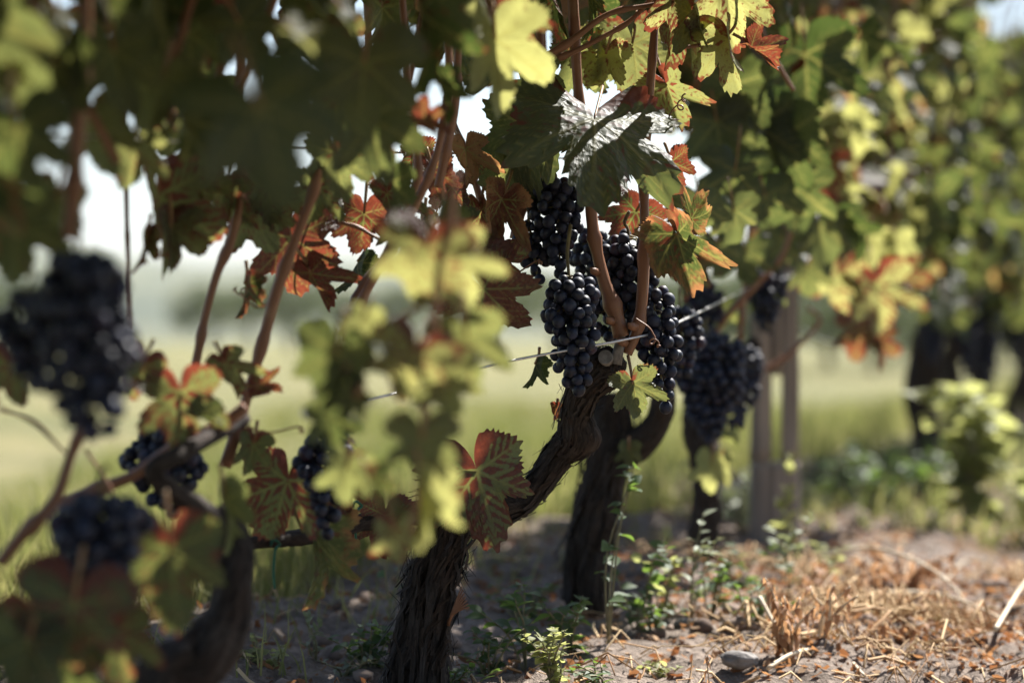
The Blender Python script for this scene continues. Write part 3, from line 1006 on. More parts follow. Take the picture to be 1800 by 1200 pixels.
for i in range(5):
    vf = VINES['f%d' % i]
    d = vf.base[1]
    rs = np.random.default_rng(60 + i)
    q = [vf.base + [0, 0, -.06], vf.base + [rs.normal(0, .01), 0, .15], vf.base + [rs.normal(0, .03), 0, .36], vf.base + [rs.normal(0, .04), .02, .52]]
    vf.part('trunk', bark_mesh('trunk', q, [.055, .046, .05, .035] if i == 0 else [.036, .030, .032, .024], 60, 26, 1.0, 20.0 + i))
    for sd in (-1, 1):
        e = vf.base + np.array([U[0], U[1], 0]) * sd * 0.3 + [0, 0, .62]
        vf.part('arm', bark_mesh('arm', [q[2], (q[3] + e) / 2 - [0, 0, .02], e], [.03, .022, .012], 40, 18, 1.0, 30.0 + i))

# ------------------------------------------------------------------ generic canopy: shoots and leaves on the wires
BX = [-300, 0, 120, 230, 300, 430, 600, 690, 760, 900, 1000, 1150, 1220, 1300, 1430, 1560, 1600, 1700, 1800, 2100]
BY = [470, 430, 380, 320, 290, 310, 320, 250, 210, 190, 130, 150, 290, 370, 460, 470, 530, 580, 640, 700]
# gaps in the foliage towards the sun that let it reach what stands lit in the row: (pixel, depth, radius)
SUNNY = [(W(1050, 190, 2.98), .10), (W(1110, 200, 2.98), .07), (W(1275, 40, 2.97), .07), (W(1300, 110, 2.97), .06), (W(1110, 110, 3.04), .06), (W(1185, 30, 3.0), .06), (W(1200, 430, 3.02), .05), (W(1025, 520, 3.0), .035),
         (W(885, 375, 3.0), .05), (W(720, 480, 1.98), .12), (W(800, 500, 1.98), .12), (W(720, 620, 1.98), .12), (W(800, 640, 1.98), .12), (W(700, 760, 1.98), .12), (W(760, 800, 1.98), .12), (W(740, 920, 1.98), .12), (W(870, 130, 2.45), .06),
         (W(560, 600, 1.98), .05), (W(1510, 520, 4.75), .16), (W(1560, 540, 4.8), .12), (W(1550, 440, 5.0), .08), (W(1690, 790, 6.0), .32), (W(745, 215, 2.4), .05), (W(1530, 200, 5.2), .10), (W(1130, 680, 3.0), .03), (W(530, 70, 1.9), .05), (W(100, 40, 1.9), .04), (W(20, 145, 1.9), .04), (W(240, 290, 2.3), .05), (W(600, 30, 2.1), .04), (W(500, 480, 2.78), .05), (W(330, 720, 2.38), .05),
         (W(1600, 140, 6.0), .13), (W(1690, 90, 7.0), .15), (W(1500, 90, 5.0), .10), (W(1750, 250, 8.0), .16), (W(1650, 300, 7.0), .14), (W(1580, 50, 5.6), .12), (W(1720, 400, 7.6), .14), (W(1560, 300, 5.6), .10), (W(1790, 130, 9.0), .18), (W(1470, 200, 4.8), .08)]
SV = np.array([S.x, S.y, S.z])
def sunway(p):
    for q, r in SUNNY:
        w = p - q
        t = w @ SV
        if t > 0.04 and np.linalg.norm(w - SV * t) < r + .045: return True
    return False
HOLES = [(340, 10, 3, 12), (345, 50, 3, 10), (335, 72, 3, 8), (585, 90, 6, 8), (600, 116, 6, 8), (530, 162, 5, 8), (570, 182, 4, 4), (232, 235, 10, 10), (97, 258, 10, 14), (52, 290, 8, 20), (105, 305, 5, 5), (282, 317, 5, 5), (660, 112, 8, 8), (705, 235, 16, 10), (455, 235, 3, 3), (150, 160, 6, 8), (270, 90, 5, 8), (440, 130, 5, 6), (680, 60, 5, 6), (760, 110, 5, 8), (840, 150, 6, 8), (1245, 240, 5, 10), (1410, 280, 5, 10), (60, 60, 5, 6),
         (245, 265, 12, 30), (95, 265, 10, 16), (55, 290, 8, 24), (335, 30, 4, 40), (570, 160, 4, 10), (600, 100, 10, 14), (1205, 310, 35, 35), (1255, 330, 35, 50), (740, 250, 50, 40),
         (1780, 15, 45, 40), (1425, 355, 20, 30)]
keys = list(VINES)
vine_t = np.array([VINES[k].base[1] for k in keys])

def canopy_color(rs, d, v):
    red = rs.beta(1.0, 2.6) * 0.75
    yel = rs.uniform(0, 0.5)
    if d > 4.6:
        yel = rs.uniform(0.5, 1.0); red *= 0.45  # far leaves yellower and more translucent, sunlight partly put into their colour
        if 4.6 < d < 6.2 and rs.random() < .16: red = rs.uniform(.6, .9)
    if d < 2.5:
        red *= 0.6; yel *= 0.6
    dry = rs.uniform(0, 0.35) if rs.random() < .75 else rs.uniform(.35, .75)
    return (red, yel, dry)

def project_ok(p, s):
    x, y = proj(p)
    rp = s / p[1] * FPX
    if y + rp * 0.55 > np.interp(x, BX, BY): return False
    for hx, hy, hw, hh in HOLES:
        if abs(x - hx) < hw + rp * .45 and abs(y - hy) < hh + rp * .45: return False
    return True

def in_frame(p, s):
    x, y = proj(p)
    rp = s / p[1] * FPX * 1.1 + 10
    return -rp < x < 1800 + rp and -rp < y < 1200 + rp

rs = np.random.default_rng(5)
depth = 1.15
while depth < 11.2:
    depth += rs.uniform(0.05, 0.11)
    k = keys[int(np.argmin(np.abs(vine_t - depth)))]
    vn_ = VINES[k]
    v0 = rs.normal(0, 0.05)
    v1 = v0 + rs.normal(0, 0.17)
    zt = rs.uniform(1.5, 1.86)
    z0 = 0.56 if depth < 5.5 else 0.48
    for _ in range(14):
        qx, qy = proj(row(depth, v0, z0))
        if qy < np.interp(qx, BX, BY) - 60: break
        z0 += 0.05
    pts = []
    for j in range(6):
        f = j / 5
        q = row(depth + rs.normal(0, 0.025) + 0.05 * f, v0 + (v1 - v0) * f + rs.normal(0, 0.02), z0 + (zt - z0) * f)
        pts.append(q)
    path = catmull(pts, 24)
    vn_.part('cane', cane_mesh(pts, .0046, .0022, 20, 5, 0.09))
    s = np.concatenate([[0], np.cumsum(np.linalg.norm(np.diff(path, axis=0), axis=1))])
    at = rs.uniform(0, .05)
    side = 1
    while at < s[-1]:
        c = np.array([np.interp(at, s, path[:, i]) for i in range(3)])
        at += rs.uniform(0.045, 0.075)
        side = -side
        for rep in range((3 if rs.random() < .5 else 2) if depth > 4.6 else (2 if rs.random() < .6 else 1)):
            sd = side if rs.random() < .8 else -side
            az = rs.normal(0, 0.8)
            o2 = NR * math.cos(az) * sd + U * math.sin(az)
            out = np.array([o2[0], o2[1], 0])
            sz = rs.uniform(0.050, 0.088)
            pl = sz * 0.85
            p = c + out * rs.uniform(.05, .14) + [0, 0, rs.uniform(-.02, .05)]
            tip = out * rs.uniform(.1, .8) + np.array([0, 0, -rs.uniform(.5, 1.1)]) + rs.normal(0, .25, 3)
            nor = out * rs.uniform(.4, 1.0) + np.array([0, 0, rs.uniform(.2, .9)]) + rs.normal(0, .3, 3)
            if p[1] < 1.0 or (p[1] < 1.85 and in_frame(p, sz)): continue
            if not project_ok(p, sz): continue
            if sunway(p): continue
            Rm = frame(tip, nor)
            me = LO[rs.integers(0, len(LO))]
            if in_frame(p, sz):
                vn_.leaf(me, Rm, sz, p, canopy_color(rs, p[1], 0))
            else:
                vn_.extra.append((me, Rm, sz, p))

# outermost sunlit leaves on the camera side of the far row
for k_ in range(520):
    dd = rs.uniform(4.7, 10.6)
    p = row(dd, rs.uniform(.20, .36), rs.uniform(.72, 1.72))
    sz = rs.uniform(.05, .085)
    if not project_ok(p, sz) or sunway(p): continue
    out = np.array([NR[0], NR[1], 0]) + rs.normal(0, .5, 3) * [1, 1, 0]
    k = keys[int(np.argmin(np.abs(vine_t - dd)))]
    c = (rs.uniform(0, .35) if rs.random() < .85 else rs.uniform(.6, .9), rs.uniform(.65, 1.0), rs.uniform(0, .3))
    VINES[k].leaf(LO[rs.integers(0, len(LO))], frame(out * .3 + [0, 0, -1] + rs.normal(0, .25, 3), out + [0, 0, rs.uniform(0, .9)] + rs.normal(0, .3, 3)), sz, p, c)

for k_ in range(420):
    dd = rs.uniform(5.6, 10.8)
    p = row(dd, rs.uniform(-.3, .3), rs.uniform(.50, .88))
    sz = rs.uniform(.05, .08)
    if not project_ok(p, sz * .5): continue
    out = np.array([NR[0], NR[1], 0]) * rs.choice([-1, 1]) + rs.normal(0, .5, 3) * [1, 1, 0]
    VINES[keys[int(np.argmin(np.abs(vine_t - dd)))]].leaf(LO[rs.integers(0, len(LO))], frame(out * .3 + [0, 0, -1] + rs.normal(0, .25, 3), out + [0, 0, rs.uniform(0, .9)]), sz, p, (rs.uniform(0, .4), rs.uniform(.2, .8), rs.uniform(0, .4)))

# loose leaves added overhead, out of view, to shade the row and soil below
for k_ in range(3900):
    dd = rs.uniform(1.0, 3.1) if k_ % 6 else rs.uniform(2.8, 5.4)
    lim = 0.80 if dd < 2.9 else 0.42
    vv = rs.uniform(-0.14, lim)
    zz = rs.uniform(0.76, 1.72)
    p = row(dd, vv, zz)
    if sunway(p): continue
    sz = rs.uniform(.055, .095)
    if in_frame(p, sz * 1.2): continue
    out = np.array([rs.normal(), rs.normal(), 0.0])
    VINES[keys[int(np.argmin(np.abs(vine_t - dd)))]].extra.append((LO[rs.integers(0, len(LO))], frame(out * .5 + [0, 0, -.6], out * .5 + [0, 0, .8]), sz, p))

# ------------------------------------------------------------------ leaves one can tell apart
def HL(vk, px, py, d, rpx, roll, nor, color, kind, pet=None):
    """junction pixel, depth, radius in px, tip direction (0 down, + right), normal, (red, yellow, dry), template, petiole's far end"""
    a = R(roll)
    tip = np.array([math.sin(a), 0, -math.cos(a)])
    if len(nor) > 3: tip = tip + np.array([0, nor[3], 0])
    s = rpx * d / FPX
    p = W(px, py, d)
    Rm = frame(tip, nor[:3])
    if kind in ('flat', 'hang') and (px * 7 + py * 3) % 5 < 3 and rpx < 140 and not (px == 838): kind += '2'
    me = HI[kind] if isinstance(kind, str) else LO[kind]
    o = VINES[vk].leaf(me, Rm, s, p, color, force=True)
    if isinstance(kind, str):
        e = W(pet[0], pet[1], pet[2] if len(pet) > 2 else d + 0.03) if pet else p - Rm[:, 1] * s * 0.7 + Rm[:, 2] * s * .05
        mid = (p + e) / 2 + Rm[:, 2] * s * 0.06
        V, F, _, _ = tube(catmull([p, mid, e], 9), np.linspace(0.0016, 0.0021, 9), 6)
        iv = np.linalg.inv(Rm * s)
        V = (V - p) @ iv.T
        link('petiole', new_mesh('petiole', V, F, M['petiole']), o)
    return o

C = (0, -1, .25)
heroes = [
    # around the sharp bunches
    ('a', 1044, 212, 2.97, 222, 2, (.22, -.52, .82, -1.5), (.42, .16, 0), 'umb', (1060, 150, 3.08)),
    ('a', 940, 235, 3.03, 125, -15, (-.35, -.85, .35), (.12, .15, 0), 'hang', None),
    ('a', 838, 828, 2.99, 142, 16, (.15, -1, .1), (.70, .45, 0), 'flat', (755, 815, 3.0)),
    ('a', 850, 508, 2.96, 122, 42, (-.35, -.9, .15), (.92, .15, 0), 'hang', (820, 450, 3.0)),
    ('a', 862, 455, 3.0, 85, 60, (.3, -.5, .8), (.8, .1, .2), 'fold', None),
    ('a', 1112, 674, 3.0, 66, 14, (.05, -1, .3), (.33, .30, 0), 'flat', (1104, 625, 3.04)),
    ('a', 1190, 412, 3.02, 104, 16, (-.45, -.8, .25), (.52, .06, .50), 'curl', (1132, 408, 3.05)),
    ('a', 1215, 385, 3.05, 54, 150, (.2, -1, .1), (.50, .1, .5), 'curl', None),
    ('a', 882, 350, 3.0, 78, -25, (.3, -.8, .2), (.95, .6, .55), 'curl', (900, 300)),
    ('a', 845, 370, 3.04, 60, -10, (-.4, -.8, .2), (.8, .5, .5), 'curl', None),
    ('a', 818, 262, 2.98, 62, 5, (.2, -.9, .2), (.6, .7, .9), 'curl', (800, 225)),
    ('a', 795, 330, 3.04, 60, 0, (-.3, -.9, .1), (.95, .1, 0), 'hang', None),
    ('a', 730, 270, 2.95, 55, 10, (.2, -.9, .3), (.8, .1, .1), 'hang', None),
    ('a', 1118, 372, 3.16, 75, -30, (0, -1, .2), (.85, .05, .2), 'flat', None),
    ('a', 1180, 285, 3.10, 52, 20, (0, -1, .2), (1.0, 0, 0), 'hang', None),
    ('a', 925, 330, 3.14, 62, 30, (.1, -1, .2), (.9, .2, 0), 'flat', None),
    ('a', 900, 300, 3.06, 70, -20, (.2, -1, .2), (.15, .35, 0), 'hang', None),
    ('a', 1112, 78, 3.14, 116, 8, (.0, -.9, .5), (.42, .55, 0), 'flat', (1120, 20, 3.15)),
    ('a', 1065, 95, 3.13, 72, -20, (-.2, -.9, .3), (.45, .8, .1), 'flat', None),
    ('a', 1020, 95, 3.16, 82, 25, (-.2, -.9, .3), (.2, .3, 0), 'hang', None),
    ('a', 960, 130, 3.02, 58, 12, (-.2, -.9, .3), (.1, .25, .1), 'fold', None),
    ('a', 1172, 150, 3.11, 78, 20, (-.4, -.8, .3), (.55, .5, .35), 'curl', (1150, 80)),
    ('a', 1278, -18, 2.97, 112, 6, (.1, -1, .15), (.55, 1, .25), 'hang', None),
    ('a', 1283, 70, 2.97, 98, 4, (-.75, -.6, .1), (.5, .75, .1), 'fold', (1270, 20)),
    ('a', 1320, 85, 2.98, 58, 55, (.2, -.6, .75), (.95, .5, .2), 'curl', None),
    ('a', 1232, 35, 2.99, 104, -2, (-.5, -.85, .1), (.5, .35, .2), 'narrow', (1225, 0)),
    ('a', 1185, -10, 3.0, 88, 12, (.1, -1, .2), (.7, .95, .2), 'hang', None),
    ('a', 985, -10, 3.04, 100, 4, (-.6, -.7, .3), (.5, .0, .1), 'narrow', None),
    ('a', 1032, -15, 3.06, 88, 8, (.6, -.7, .3), (.4, .0, .1), 'narrow', None),
    ('a', 1195, 40, 3.05, 80, -15, (.0, -1, .2), (.75, .5, .3), 'curl', None),
    # left of the sharp vine
    ('n1', 512, 418, 2.78, 122, 8, (.25, -1, .1), (.88, .25, .05), 'hang', (500, 340, 2.8)),
    ('n1', 545, 480, 2.78, 70, 30, (.3, -.8, .4), (.95, .0, .1), 'curl', None),
    ('n1', 440, 365, 2.66, 95, 25, (.1, -1, .2), (.50, .40, .0), 'hang', None),
    ('n1', 318, 690, 2.38, 108, 5, (.0, -1, .15), (.60, .30, .0), 'flat', (330, 760, 2.4)),
    ('n1', 278, 345, 2.5, 150, 10, (.75, -.65, .1), (.65, .35, .05), 'fold', None),
    ('n1', 358, 300, 2.55, 70, -10, (.4, -.8, .1), (.55, .6, .3), 'narrow', None),
    ('n1', 505, 845, 2.70, 122, -18, (-.25, -.95, .15), (.72, .35, .0), 'flat', (560, 790, 2.85)),
    ('n1', 548, 935, 2.78, 135, 8, (.75, -.6, .1), (.45, .2, .45), 'narrow', None),
    ('a', 676, 905, 2.93, 82, -8, (.1, -1, .1), (.95, .1, .0), 'hang', (700, 870)),
    ('n1', 640, 375, 2.84, 78, -5, (.1, -1, .1), (.85, .1, .0), 'flat', None),
    ('n1', 628, 460, 2.86, 66, -25, (.75, -.5, .1), (.1, .0, .1), 'narrow', None),
    ('n1', 430, 500, 2.7, 60, 0, (.8, -.5, 0), (.7, .0, .4), 'narrow', None),
    ('n1', 300, 965, 2.12, 150, 5, (.1, -1, .15), (.50, .12, .0), 'flat', None),
    ('n1', 130, 1060, 2.0, 150, -10, (.1, -1, .2), (.6, .10, .1), 'hang', None),
    ('n1', 60, 1080, 2.1, 120, 20, (.2, -1, .2), (.6, .15, .0), 'flat', None),
    ('n1', 50, 1125, 2.0, 120, -15, (.2, -.95, .2), (.4, .1, .1), 'hang', None),
    ('n1', 205, 1110, 2.1, 110, 10, (-.2, -.95, .2), (.6, .15, .1), 'flat', None),
    ('n1', 120, 1170, 2.1, 100, 0, (.1, -.95, .2), (.3, .05, .0), 'flat', None),
    ('n1', 395, 880, 2.3, 95, 10, (.4, -.8, .5), (.1, .2, .1), 'narrow', None),
    ('n1', 350, 735, 2.3, 55, 78, (.37, -.49, .79), (.3, .1, .1), 'fold', None),
    ('n1', 20, 640, 2.3, 80, 10, (.3, -.9, .1), (.7, .3, .1), 'hang', None),
    ('n1', 455, 680, 2.55, 40, 80, (.1, -1, .1), (.8, .2, .1), 'curl', None),
    ('n2', 455, 190, 1.64, 205, 22, (.2, -.85, .5, -.2), (.10, .05, .0), 'hang', None),
    ('n2', 30, 230, 1.8, 140, 5, (-.1, -.95, .2), (.10, .05, .0), 'hang', None),
    ('n2', 330, 60, 2.3, 95, 8, (.1, -.95, .2), (.30, .15, .0), 'hang', None),
    ('n2', 285, 140, 2.2, 105, -14, (.2, -.95, .2), (.15, .45, .0), 'flat', None),
    ('n2', 200, 90, 2.1, 120, 10, (.1, -.95, .2), (.10, .20, .0), 'hang', None),
    ('n2', 95, 110, 2.0, 120, -8, (.1, -.95, .2), (.20, .08, .0), 'hang', None),
    ('n2', 165, 215, 2.2, 100, 16, (.2, -.95, .2), (.30, .35, .0), 'hang', None),
    ('n2', 235, 255, 2.3, 85, -6, (.2, -.9, .2), (.45, .5, .0), 'flat', None),
    ('n2', 20, 390, 2.0, 120, 10, (.2, -.95, .2), (.2, .2, .0), 'flat', None),
    ('n2', 100, 350, 2.1, 85, -12, (.2, -.95, .2), (.3, .3, .0), 'hang', None),
    ('n2', 420, 40, 2.2, 105, 30, (.2, -.9, .3), (.05, .15, .0), 'flat', None),
    ('n2', 545, 20, 2.3, 100, 10, (.2, -.9, .3), (.35, .2, .0), 'hang', None),
    ('n2', 350, 190, 2.4, 85, -10, (.2, -.9, .3), (.45, .3, .0), 'hang', None),
    ('n2', 590, 170, 2.4, 90, 5, (.2, -.9, .3), (.40, .25, .0), 'hang', None),
    ('n2', 515, 55, 1.9, 58, 55, (.44, -.53, .73), (.0, 1.0, .0), 'flat', None),
    ('n2', 100, 28, 1.9, 46, 20, (.44, -.53, .73), (.0, .9, .0), 'flat', None),
    ('n2', 20, 130, 1.9, 40, 10, (.3, -.8, .5), (.0, .9, .0), 'flat', None),
    ('n2', 600, 20, 2.1, 50, 40, (.44, -.53, .73), (.1, .2, .0), 'flat', None),
    ('n2', 190, 20, 2.0, 60, 30, (.44, -.53, .73), (.1, .1, .0), 'fold', None),
    # ragged leaves of the left fruit zone
    ('n1', 345, 305, 2.55, 85, 12, (.1, -.95, .2), (.50, .35, .1), 'flat', None),
    ('n1', 395, 330, 2.6, 70, -15, (.4, -.8, .3), (.65, .25, .2), 'curl', None),
    ('n1', 300, 400, 2.5, 85, 6, (.6, -.75, .1), (.55, .45, .1), 'fold', None),
    ('n1', 255, 420, 2.45, 65, -12, (.5, -.8, .1), (.75, .2, .3), 'narrow', None),
    ('n1', 470, 330, 2.65, 85, 10, (.1, -.95, .2), (.60, .35, .1), 'hang', None),
    ('n1', 560, 330, 2.7, 75, -15, (.2, -.95, .2), (.50, .3, .1), 'flat', None),
    ('n1', 590, 270, 2.6, 90, 8, (.1, -.95, .2), (.35, .3, .1), 'hang', None),
    ('n1', 680, 340, 2.8, 66, 12, (.3, -.9, .2), (.75, .15, .2), 'curl', None),
    ('n1', 700, 400, 2.8, 66, -20, (.4, -.8, .2), (.65, .2, .3), 'fold', None),
    ('a', 760, 300, 2.9, 60, 15, (.2, -.9, .2), (.9, .0, .2), 'hang', None),
    ('a', 740, 390, 2.9, 62, -10, (.5, -.8, .2), (.35, .1, .4), 'narrow', None),
    ('a', 800, 400, 2.95, 66, 22, (.5, -.7, .4), (.4, .1, .3), 'fold', None),
    ('a', 855, 285, 3.1, 55, 0, (.2, -.9, .2), (.6, .2, .3), 'hang', None),
    ('n1', 250, 640, 2.4, 70, -25, (.2, -.9, .3), (.6, .35, .1), 'hang', None),
    ('n1', 395, 640, 2.5, 62, 25, (.2, -.9, .3), (.65, .4, .1), 'curl', None),
    ('n1', 445, 780, 2.6, 60, -10, (.3, -.9, .3), (.5, .25, .1), 'fold', None),
    ('n1', 600, 850, 2.75, 62, 10, (.3, -.9, .3), (.8, .15, .1), 'hang', None),
    ('n1', 590, 760, 2.6, 50, 60, (.3, -.5, .8), (.4, .15, .1), 'fold', None),
    ('n1', 640, 110, 2.2, 150, -5, (.1, -.95, .2), (.2, .25, .0), 'hang', None),
    ('n1', 650, 210, 2.3, 120, 15, (.3, -.9, .2), (.3, .15, .0), 'hang', None),
    ('n1', 735, 20, 2.25, 150, 10, (.85, -.4, .2), (.4, .0, .1), 'narrow', None),
    ('n1', 770, 150, 2.4, 70, 25, (.6, -.4, .6), (.3, .0, .1), 'narrow', None),
    ('n1', 745, 215, 2.4, 60, 70, (.0, -.7, .4), (.95, .8, .2), 'fold', None),
    ('n1', 870, 70, 2.45, 140, 8, (.3, -.9, .1), (.25, .95, .1), 'fold', None),
    ('n1', 890, 40, 2.5, 90, 40, (.2, -.9, .2), (.6, .8, .1), 'hang', None),
    ('n1', 690, 320, 2.5, 80, 0, (.5, -.8, .1), (.1, .1, .1), 'narrow', None),
    ('n1', 770, 390, 2.5, 95, -5, (.6, -.7, .2), (.1, .1, .1), 'narrow', None),
    # the sunlit shoot leaning out towards the camera
    ('n1', 747, 440, 2.00, 122, -10, (.1, -.95, .3), (0.55, 0.75, .0), 'hang', None),
    ('n1', 791, 455, 2.06, 107, 25, (-.1, -.95, .3), (0.45, 0.95, .0), 'flat', None),
    ('n1', 820, 590, 2.03, 107, 5, (-.2, -.95, .2), (0.20, 0.36, .0), 'flat', None),
    ('n1', 729, 625, 1.96, 107, -20, (.2, -.95, .1), (0.60, 0.80, .0), 'hang', None),
    ('n1', 779, 660, 1.98, 96, 12, (0, -1, .2), (0.35, 0.55, .0), 'hang', None),
    ('n1', 742, 770, 1.98, 92, 0, (.1, -.95, .2), (0.30, 0.38, .0), 'hang', None),
    ('n1', 592, 620, 1.98, 112, -12, (-.2, -.9, .3), (0.05, 0.15, .0), 'flat', None),
    ('n1', 598, 670, 1.98, 67, -25, (.45, -.45, .75), (0.05, 0.10, .1), 'fold', None),
    ('n1', 650, 845, 1.98, 58, 25, (.42, -.45, .79), (0.40, 0.04, .1), 'fold', None),
    ('n1', 736, 860, 1.98, 109, 8, (.8, -.5, .2), (0.30, 0.90, .1), 'narrow', None),
    ('n1', 769, 865, 2.03, 52, 30, (.42, -.45, .79), (0.70, 0.20, .1), 'fold', None),
    ('n1', 690, 890, 1.96, 40, 30, (.37, -.49, .79), (0.10, 0.08, .0), 'flat', None),
    ('n1', 625, 700, 1.96, 46, -30, (.37, -.49, .79), (0.35, 0.10, .0), 'flat', None),
    ('n1', 640, 560, 2.0, 60, -15, (.1, -.95, .2), (0.20, 0.70, .0), 'flat', None),
    ('n1', 575, 730, 2.1, 70, 15, (.2, -.9, .3), (0.20, 0.06, .1), 'flat', None),
    ('n1', 610, 820, 2.15, 72, -8, (.2, -.9, .3), (0.15, 0.40, .1), 'hang', None),
    ('n1', 690, 930, 2.2, 66, 10, (.2, -.9, .3), (0.60, 0.70, .1), 'hang', None),
    ('n1', 660, 600, 2.05, 60, 40, (.44, -.53, .73), (0.05, 0.04, .0), 'flat', None),
    # right of the sharp vine
    ('c', 1478, 480, 4.75, 76, -6, (-.3, -.9, .1), (.55, 1, .2), 'hang', None),
    ('c', 1540, 500, 4.75, 96, 12, (.1, -.95, .2), (.62, 1, .1), 'flat', None),
    ('c', 1585, 490, 4.97, 62, 40, (.2, -.6, .8), (.90, .6, .2), 'fold', None),
    ('c', 1512, 580, 4.9, 68, -5, (.2, -.9, .3), (.9, .4, .3), 'hang', None),
    ('c', 1540, 600, 4.92, 55, 15, (.5, -.6, .5), (.95, .2, .3), 'fold', None),
    ('c', 1530, 425, 5.0, 58, 0, (.1, -.95, .2), (.25, 1, .0), 'flat', None),
    ('c', 1575, 430, 5.0, 50, 15, (.1, -.95, .2), (.1, .9, .0), 'hang', None),
    ('c', 1500, 400, 4.9, 50, 30, (.5, -.2, .8), (.2, .1, .1), 'narrow', None),
    ('c', 1250, 815, 4.2, 55, -5, (.1, -.95, .3), (.12, .95, .1), 'hang', None),
    ('c', 1268, 770, 4.2, 42, 60, (.2, -.2, 1), (.05, .3, .1), 'fold', None),
    ('b', 1105, 790, 3.7, 34, 0, (.1, -.95, .2), (.1, .3, .0), 'hang', None),
    ('a', 940, 640, 3.12, 45, -12, (.8, -.4, .1), (.0, .0, .0), 'narrow', None),
    ('a', 978, 715, 3.12, 22, -10, (.1, -1, .1), (1, 0, .1), 'curl', None),
    ('b', 1330, 220, 4.0, 120, 10, (-.2, -.9, .4), (.03, .0, .0), 'hang', None),
    ('b', 1415, 95, 4.05, 130, 5, (-.1, -.9, .4), (.03, .0, .0), 'flat', None),
    ('b', 1290, 150, 3.9, 110, -5, (-.1, -.9, .4), (.05, .1, .0), 'hang', None),
    ('b', 1260, 215, 3.9, 100, 10, (-.1, -.9, .3), (.03, .15, .0), 'flat', None),
    ('b', 1385, 235, 4.0, 110, 10, (-.3, -.8, .4), (.05, .05, .0), 'hang', None),
    ('b', 1230, 360, 3.6, 70, 10, (.1, -.9, .3), (.3, .2, .0), 3, None),
    ('b', 1290, 370, 3.7, 70, 10, (.1, -.9, .3), (.1, .2, .0), 1, None),
    ('b', 1292, 300, 3.85, 95, -8, (.1, -.95, .2), (.10, .05, .0), 1, None),
    ('b', 1345, 345, 4.0, 95, 12, (-.1, -.95, .2), (.05, .08, .0), 3, None),
    ('b', 1400, 330, 4.1, 90, 0, (-.2, -.9, .3), (.10, .10, .0), 0, None),
    ('b', 1262, 430, 4.0, 66, 15, (.1, -.95, .2), (.35, .15, .1), 1, None),
    ('b', 1215, 465, 3.8, 60, -10, (.3, -.9, .2), (.55, .1, .1), 2, None),
    ('c', 1310, 440, 4.3, 72, 5, (.1, -.95, .2), (.30, .15, .0), 6, None),
    ('c', 1375, 420, 4.4, 70, -12, (.1, -.95, .2), (.15, .1, .1), 1, None),
    ('c', 1335, 520, 4.5, 48, 20, (.3, -.9, .2), (.15, .25, .0), 7, None),
    ('c', 1270, 540, 4.4, 45, -5, (.3, -.9, .2), (.2, .15, .0), 0, None),
    ('c', 1420, 470, 4.6, 60, 5, (.2, -.9, .3), (.3, .2, .1), 6, None),
    ('b', 1175, 350, 3.5, 48, 12, (.2, -.9, .3), (.5, .1, .1), 5, None),
    ('c', 1440, 400, 4.4, 80, 10, (.1, -.9, .3), (.1, .2, .0), 2, None),
    ('c', 1480, 395, 4.4, 70, 35, (.4, -.2, .8), (.1, .0, .0), 'narrow', None),
]
for h in heroes:
    HL(*h)

for v in VINES.values():
    v.finish()

# ------------------------------------------------------------------ trellis: post and wires
def beam(x0, x1, y0, y1, z0, z1, nz=24, seed=0):
    """a rough sawn stave: rounded square tube along z"""
    n = 20
    th = np.linspace(0, 2 * np.pi, n, endpoint=False)
    c, s = np.cos(th), np.sin(th)
    sx = np.sign(c) * np.abs(c) ** 0.45; sy = np.sign(s) * np.abs(s) ** 0.45
    V = []
    for i in range(nz):
        z = z0 + (z1 - z0) * i / (nz - 1)
        V.append(np.stack([(x0 + x1) / 2 + sx * (x1 - x0) / 2, (y0 + y1) / 2 + sy * (y1 - y0) / 2, np.full(n, z)], 1))
    V = np.vstack(V)
    V[:, :2] += 0.003 * np.stack([vnoise(np.stack([V[:, 0] * 60, V[:, 1] * 60, V[:, 2] * 6 + seed], 1)), vnoise(np.stack([V[:, 0] * 60, V[:, 1] * 60, V[:, 2] * 6 + seed + 9], 1))], 1)
    F = [(i * n + j, i * n + (j + 1) % n, (i + 1) * n + (j + 1) % n, (i + 1) * n + j) for i in range(nz - 1) for j in range(n)]
    F.append(tuple(range(n - 1, -1, -1))); F.append(tuple((nz - 1) * n + j for j in range(n)))
    return V, F

pc = W(1362, 975, 5.1)
post = thing('trellis_post', (pc[0], pc[1], gh(pc[0], pc[1])), 'weathered grey wooden trellis post with a slot, standing in the row', 'post')
def pp(name, *a, **k):
    V, F = beam(*a, **k)
    return link(name, new_mesh(name, V, F, M['post']), post)
pp('stave', -0.050, -0.008, -.03, .03, .165, 1.75, 50, 1)
pp('stave', 0.0155, 0.050, -.03, .03, .165, 1.75, 50, 5)
pp('post_foot', -0.051, 0.051, -.031, .031, -.2, .162, 24, 9)
pp('spacer', -0.0075, 0.015, -.025, .025, .345, 1.74, 24, 12)

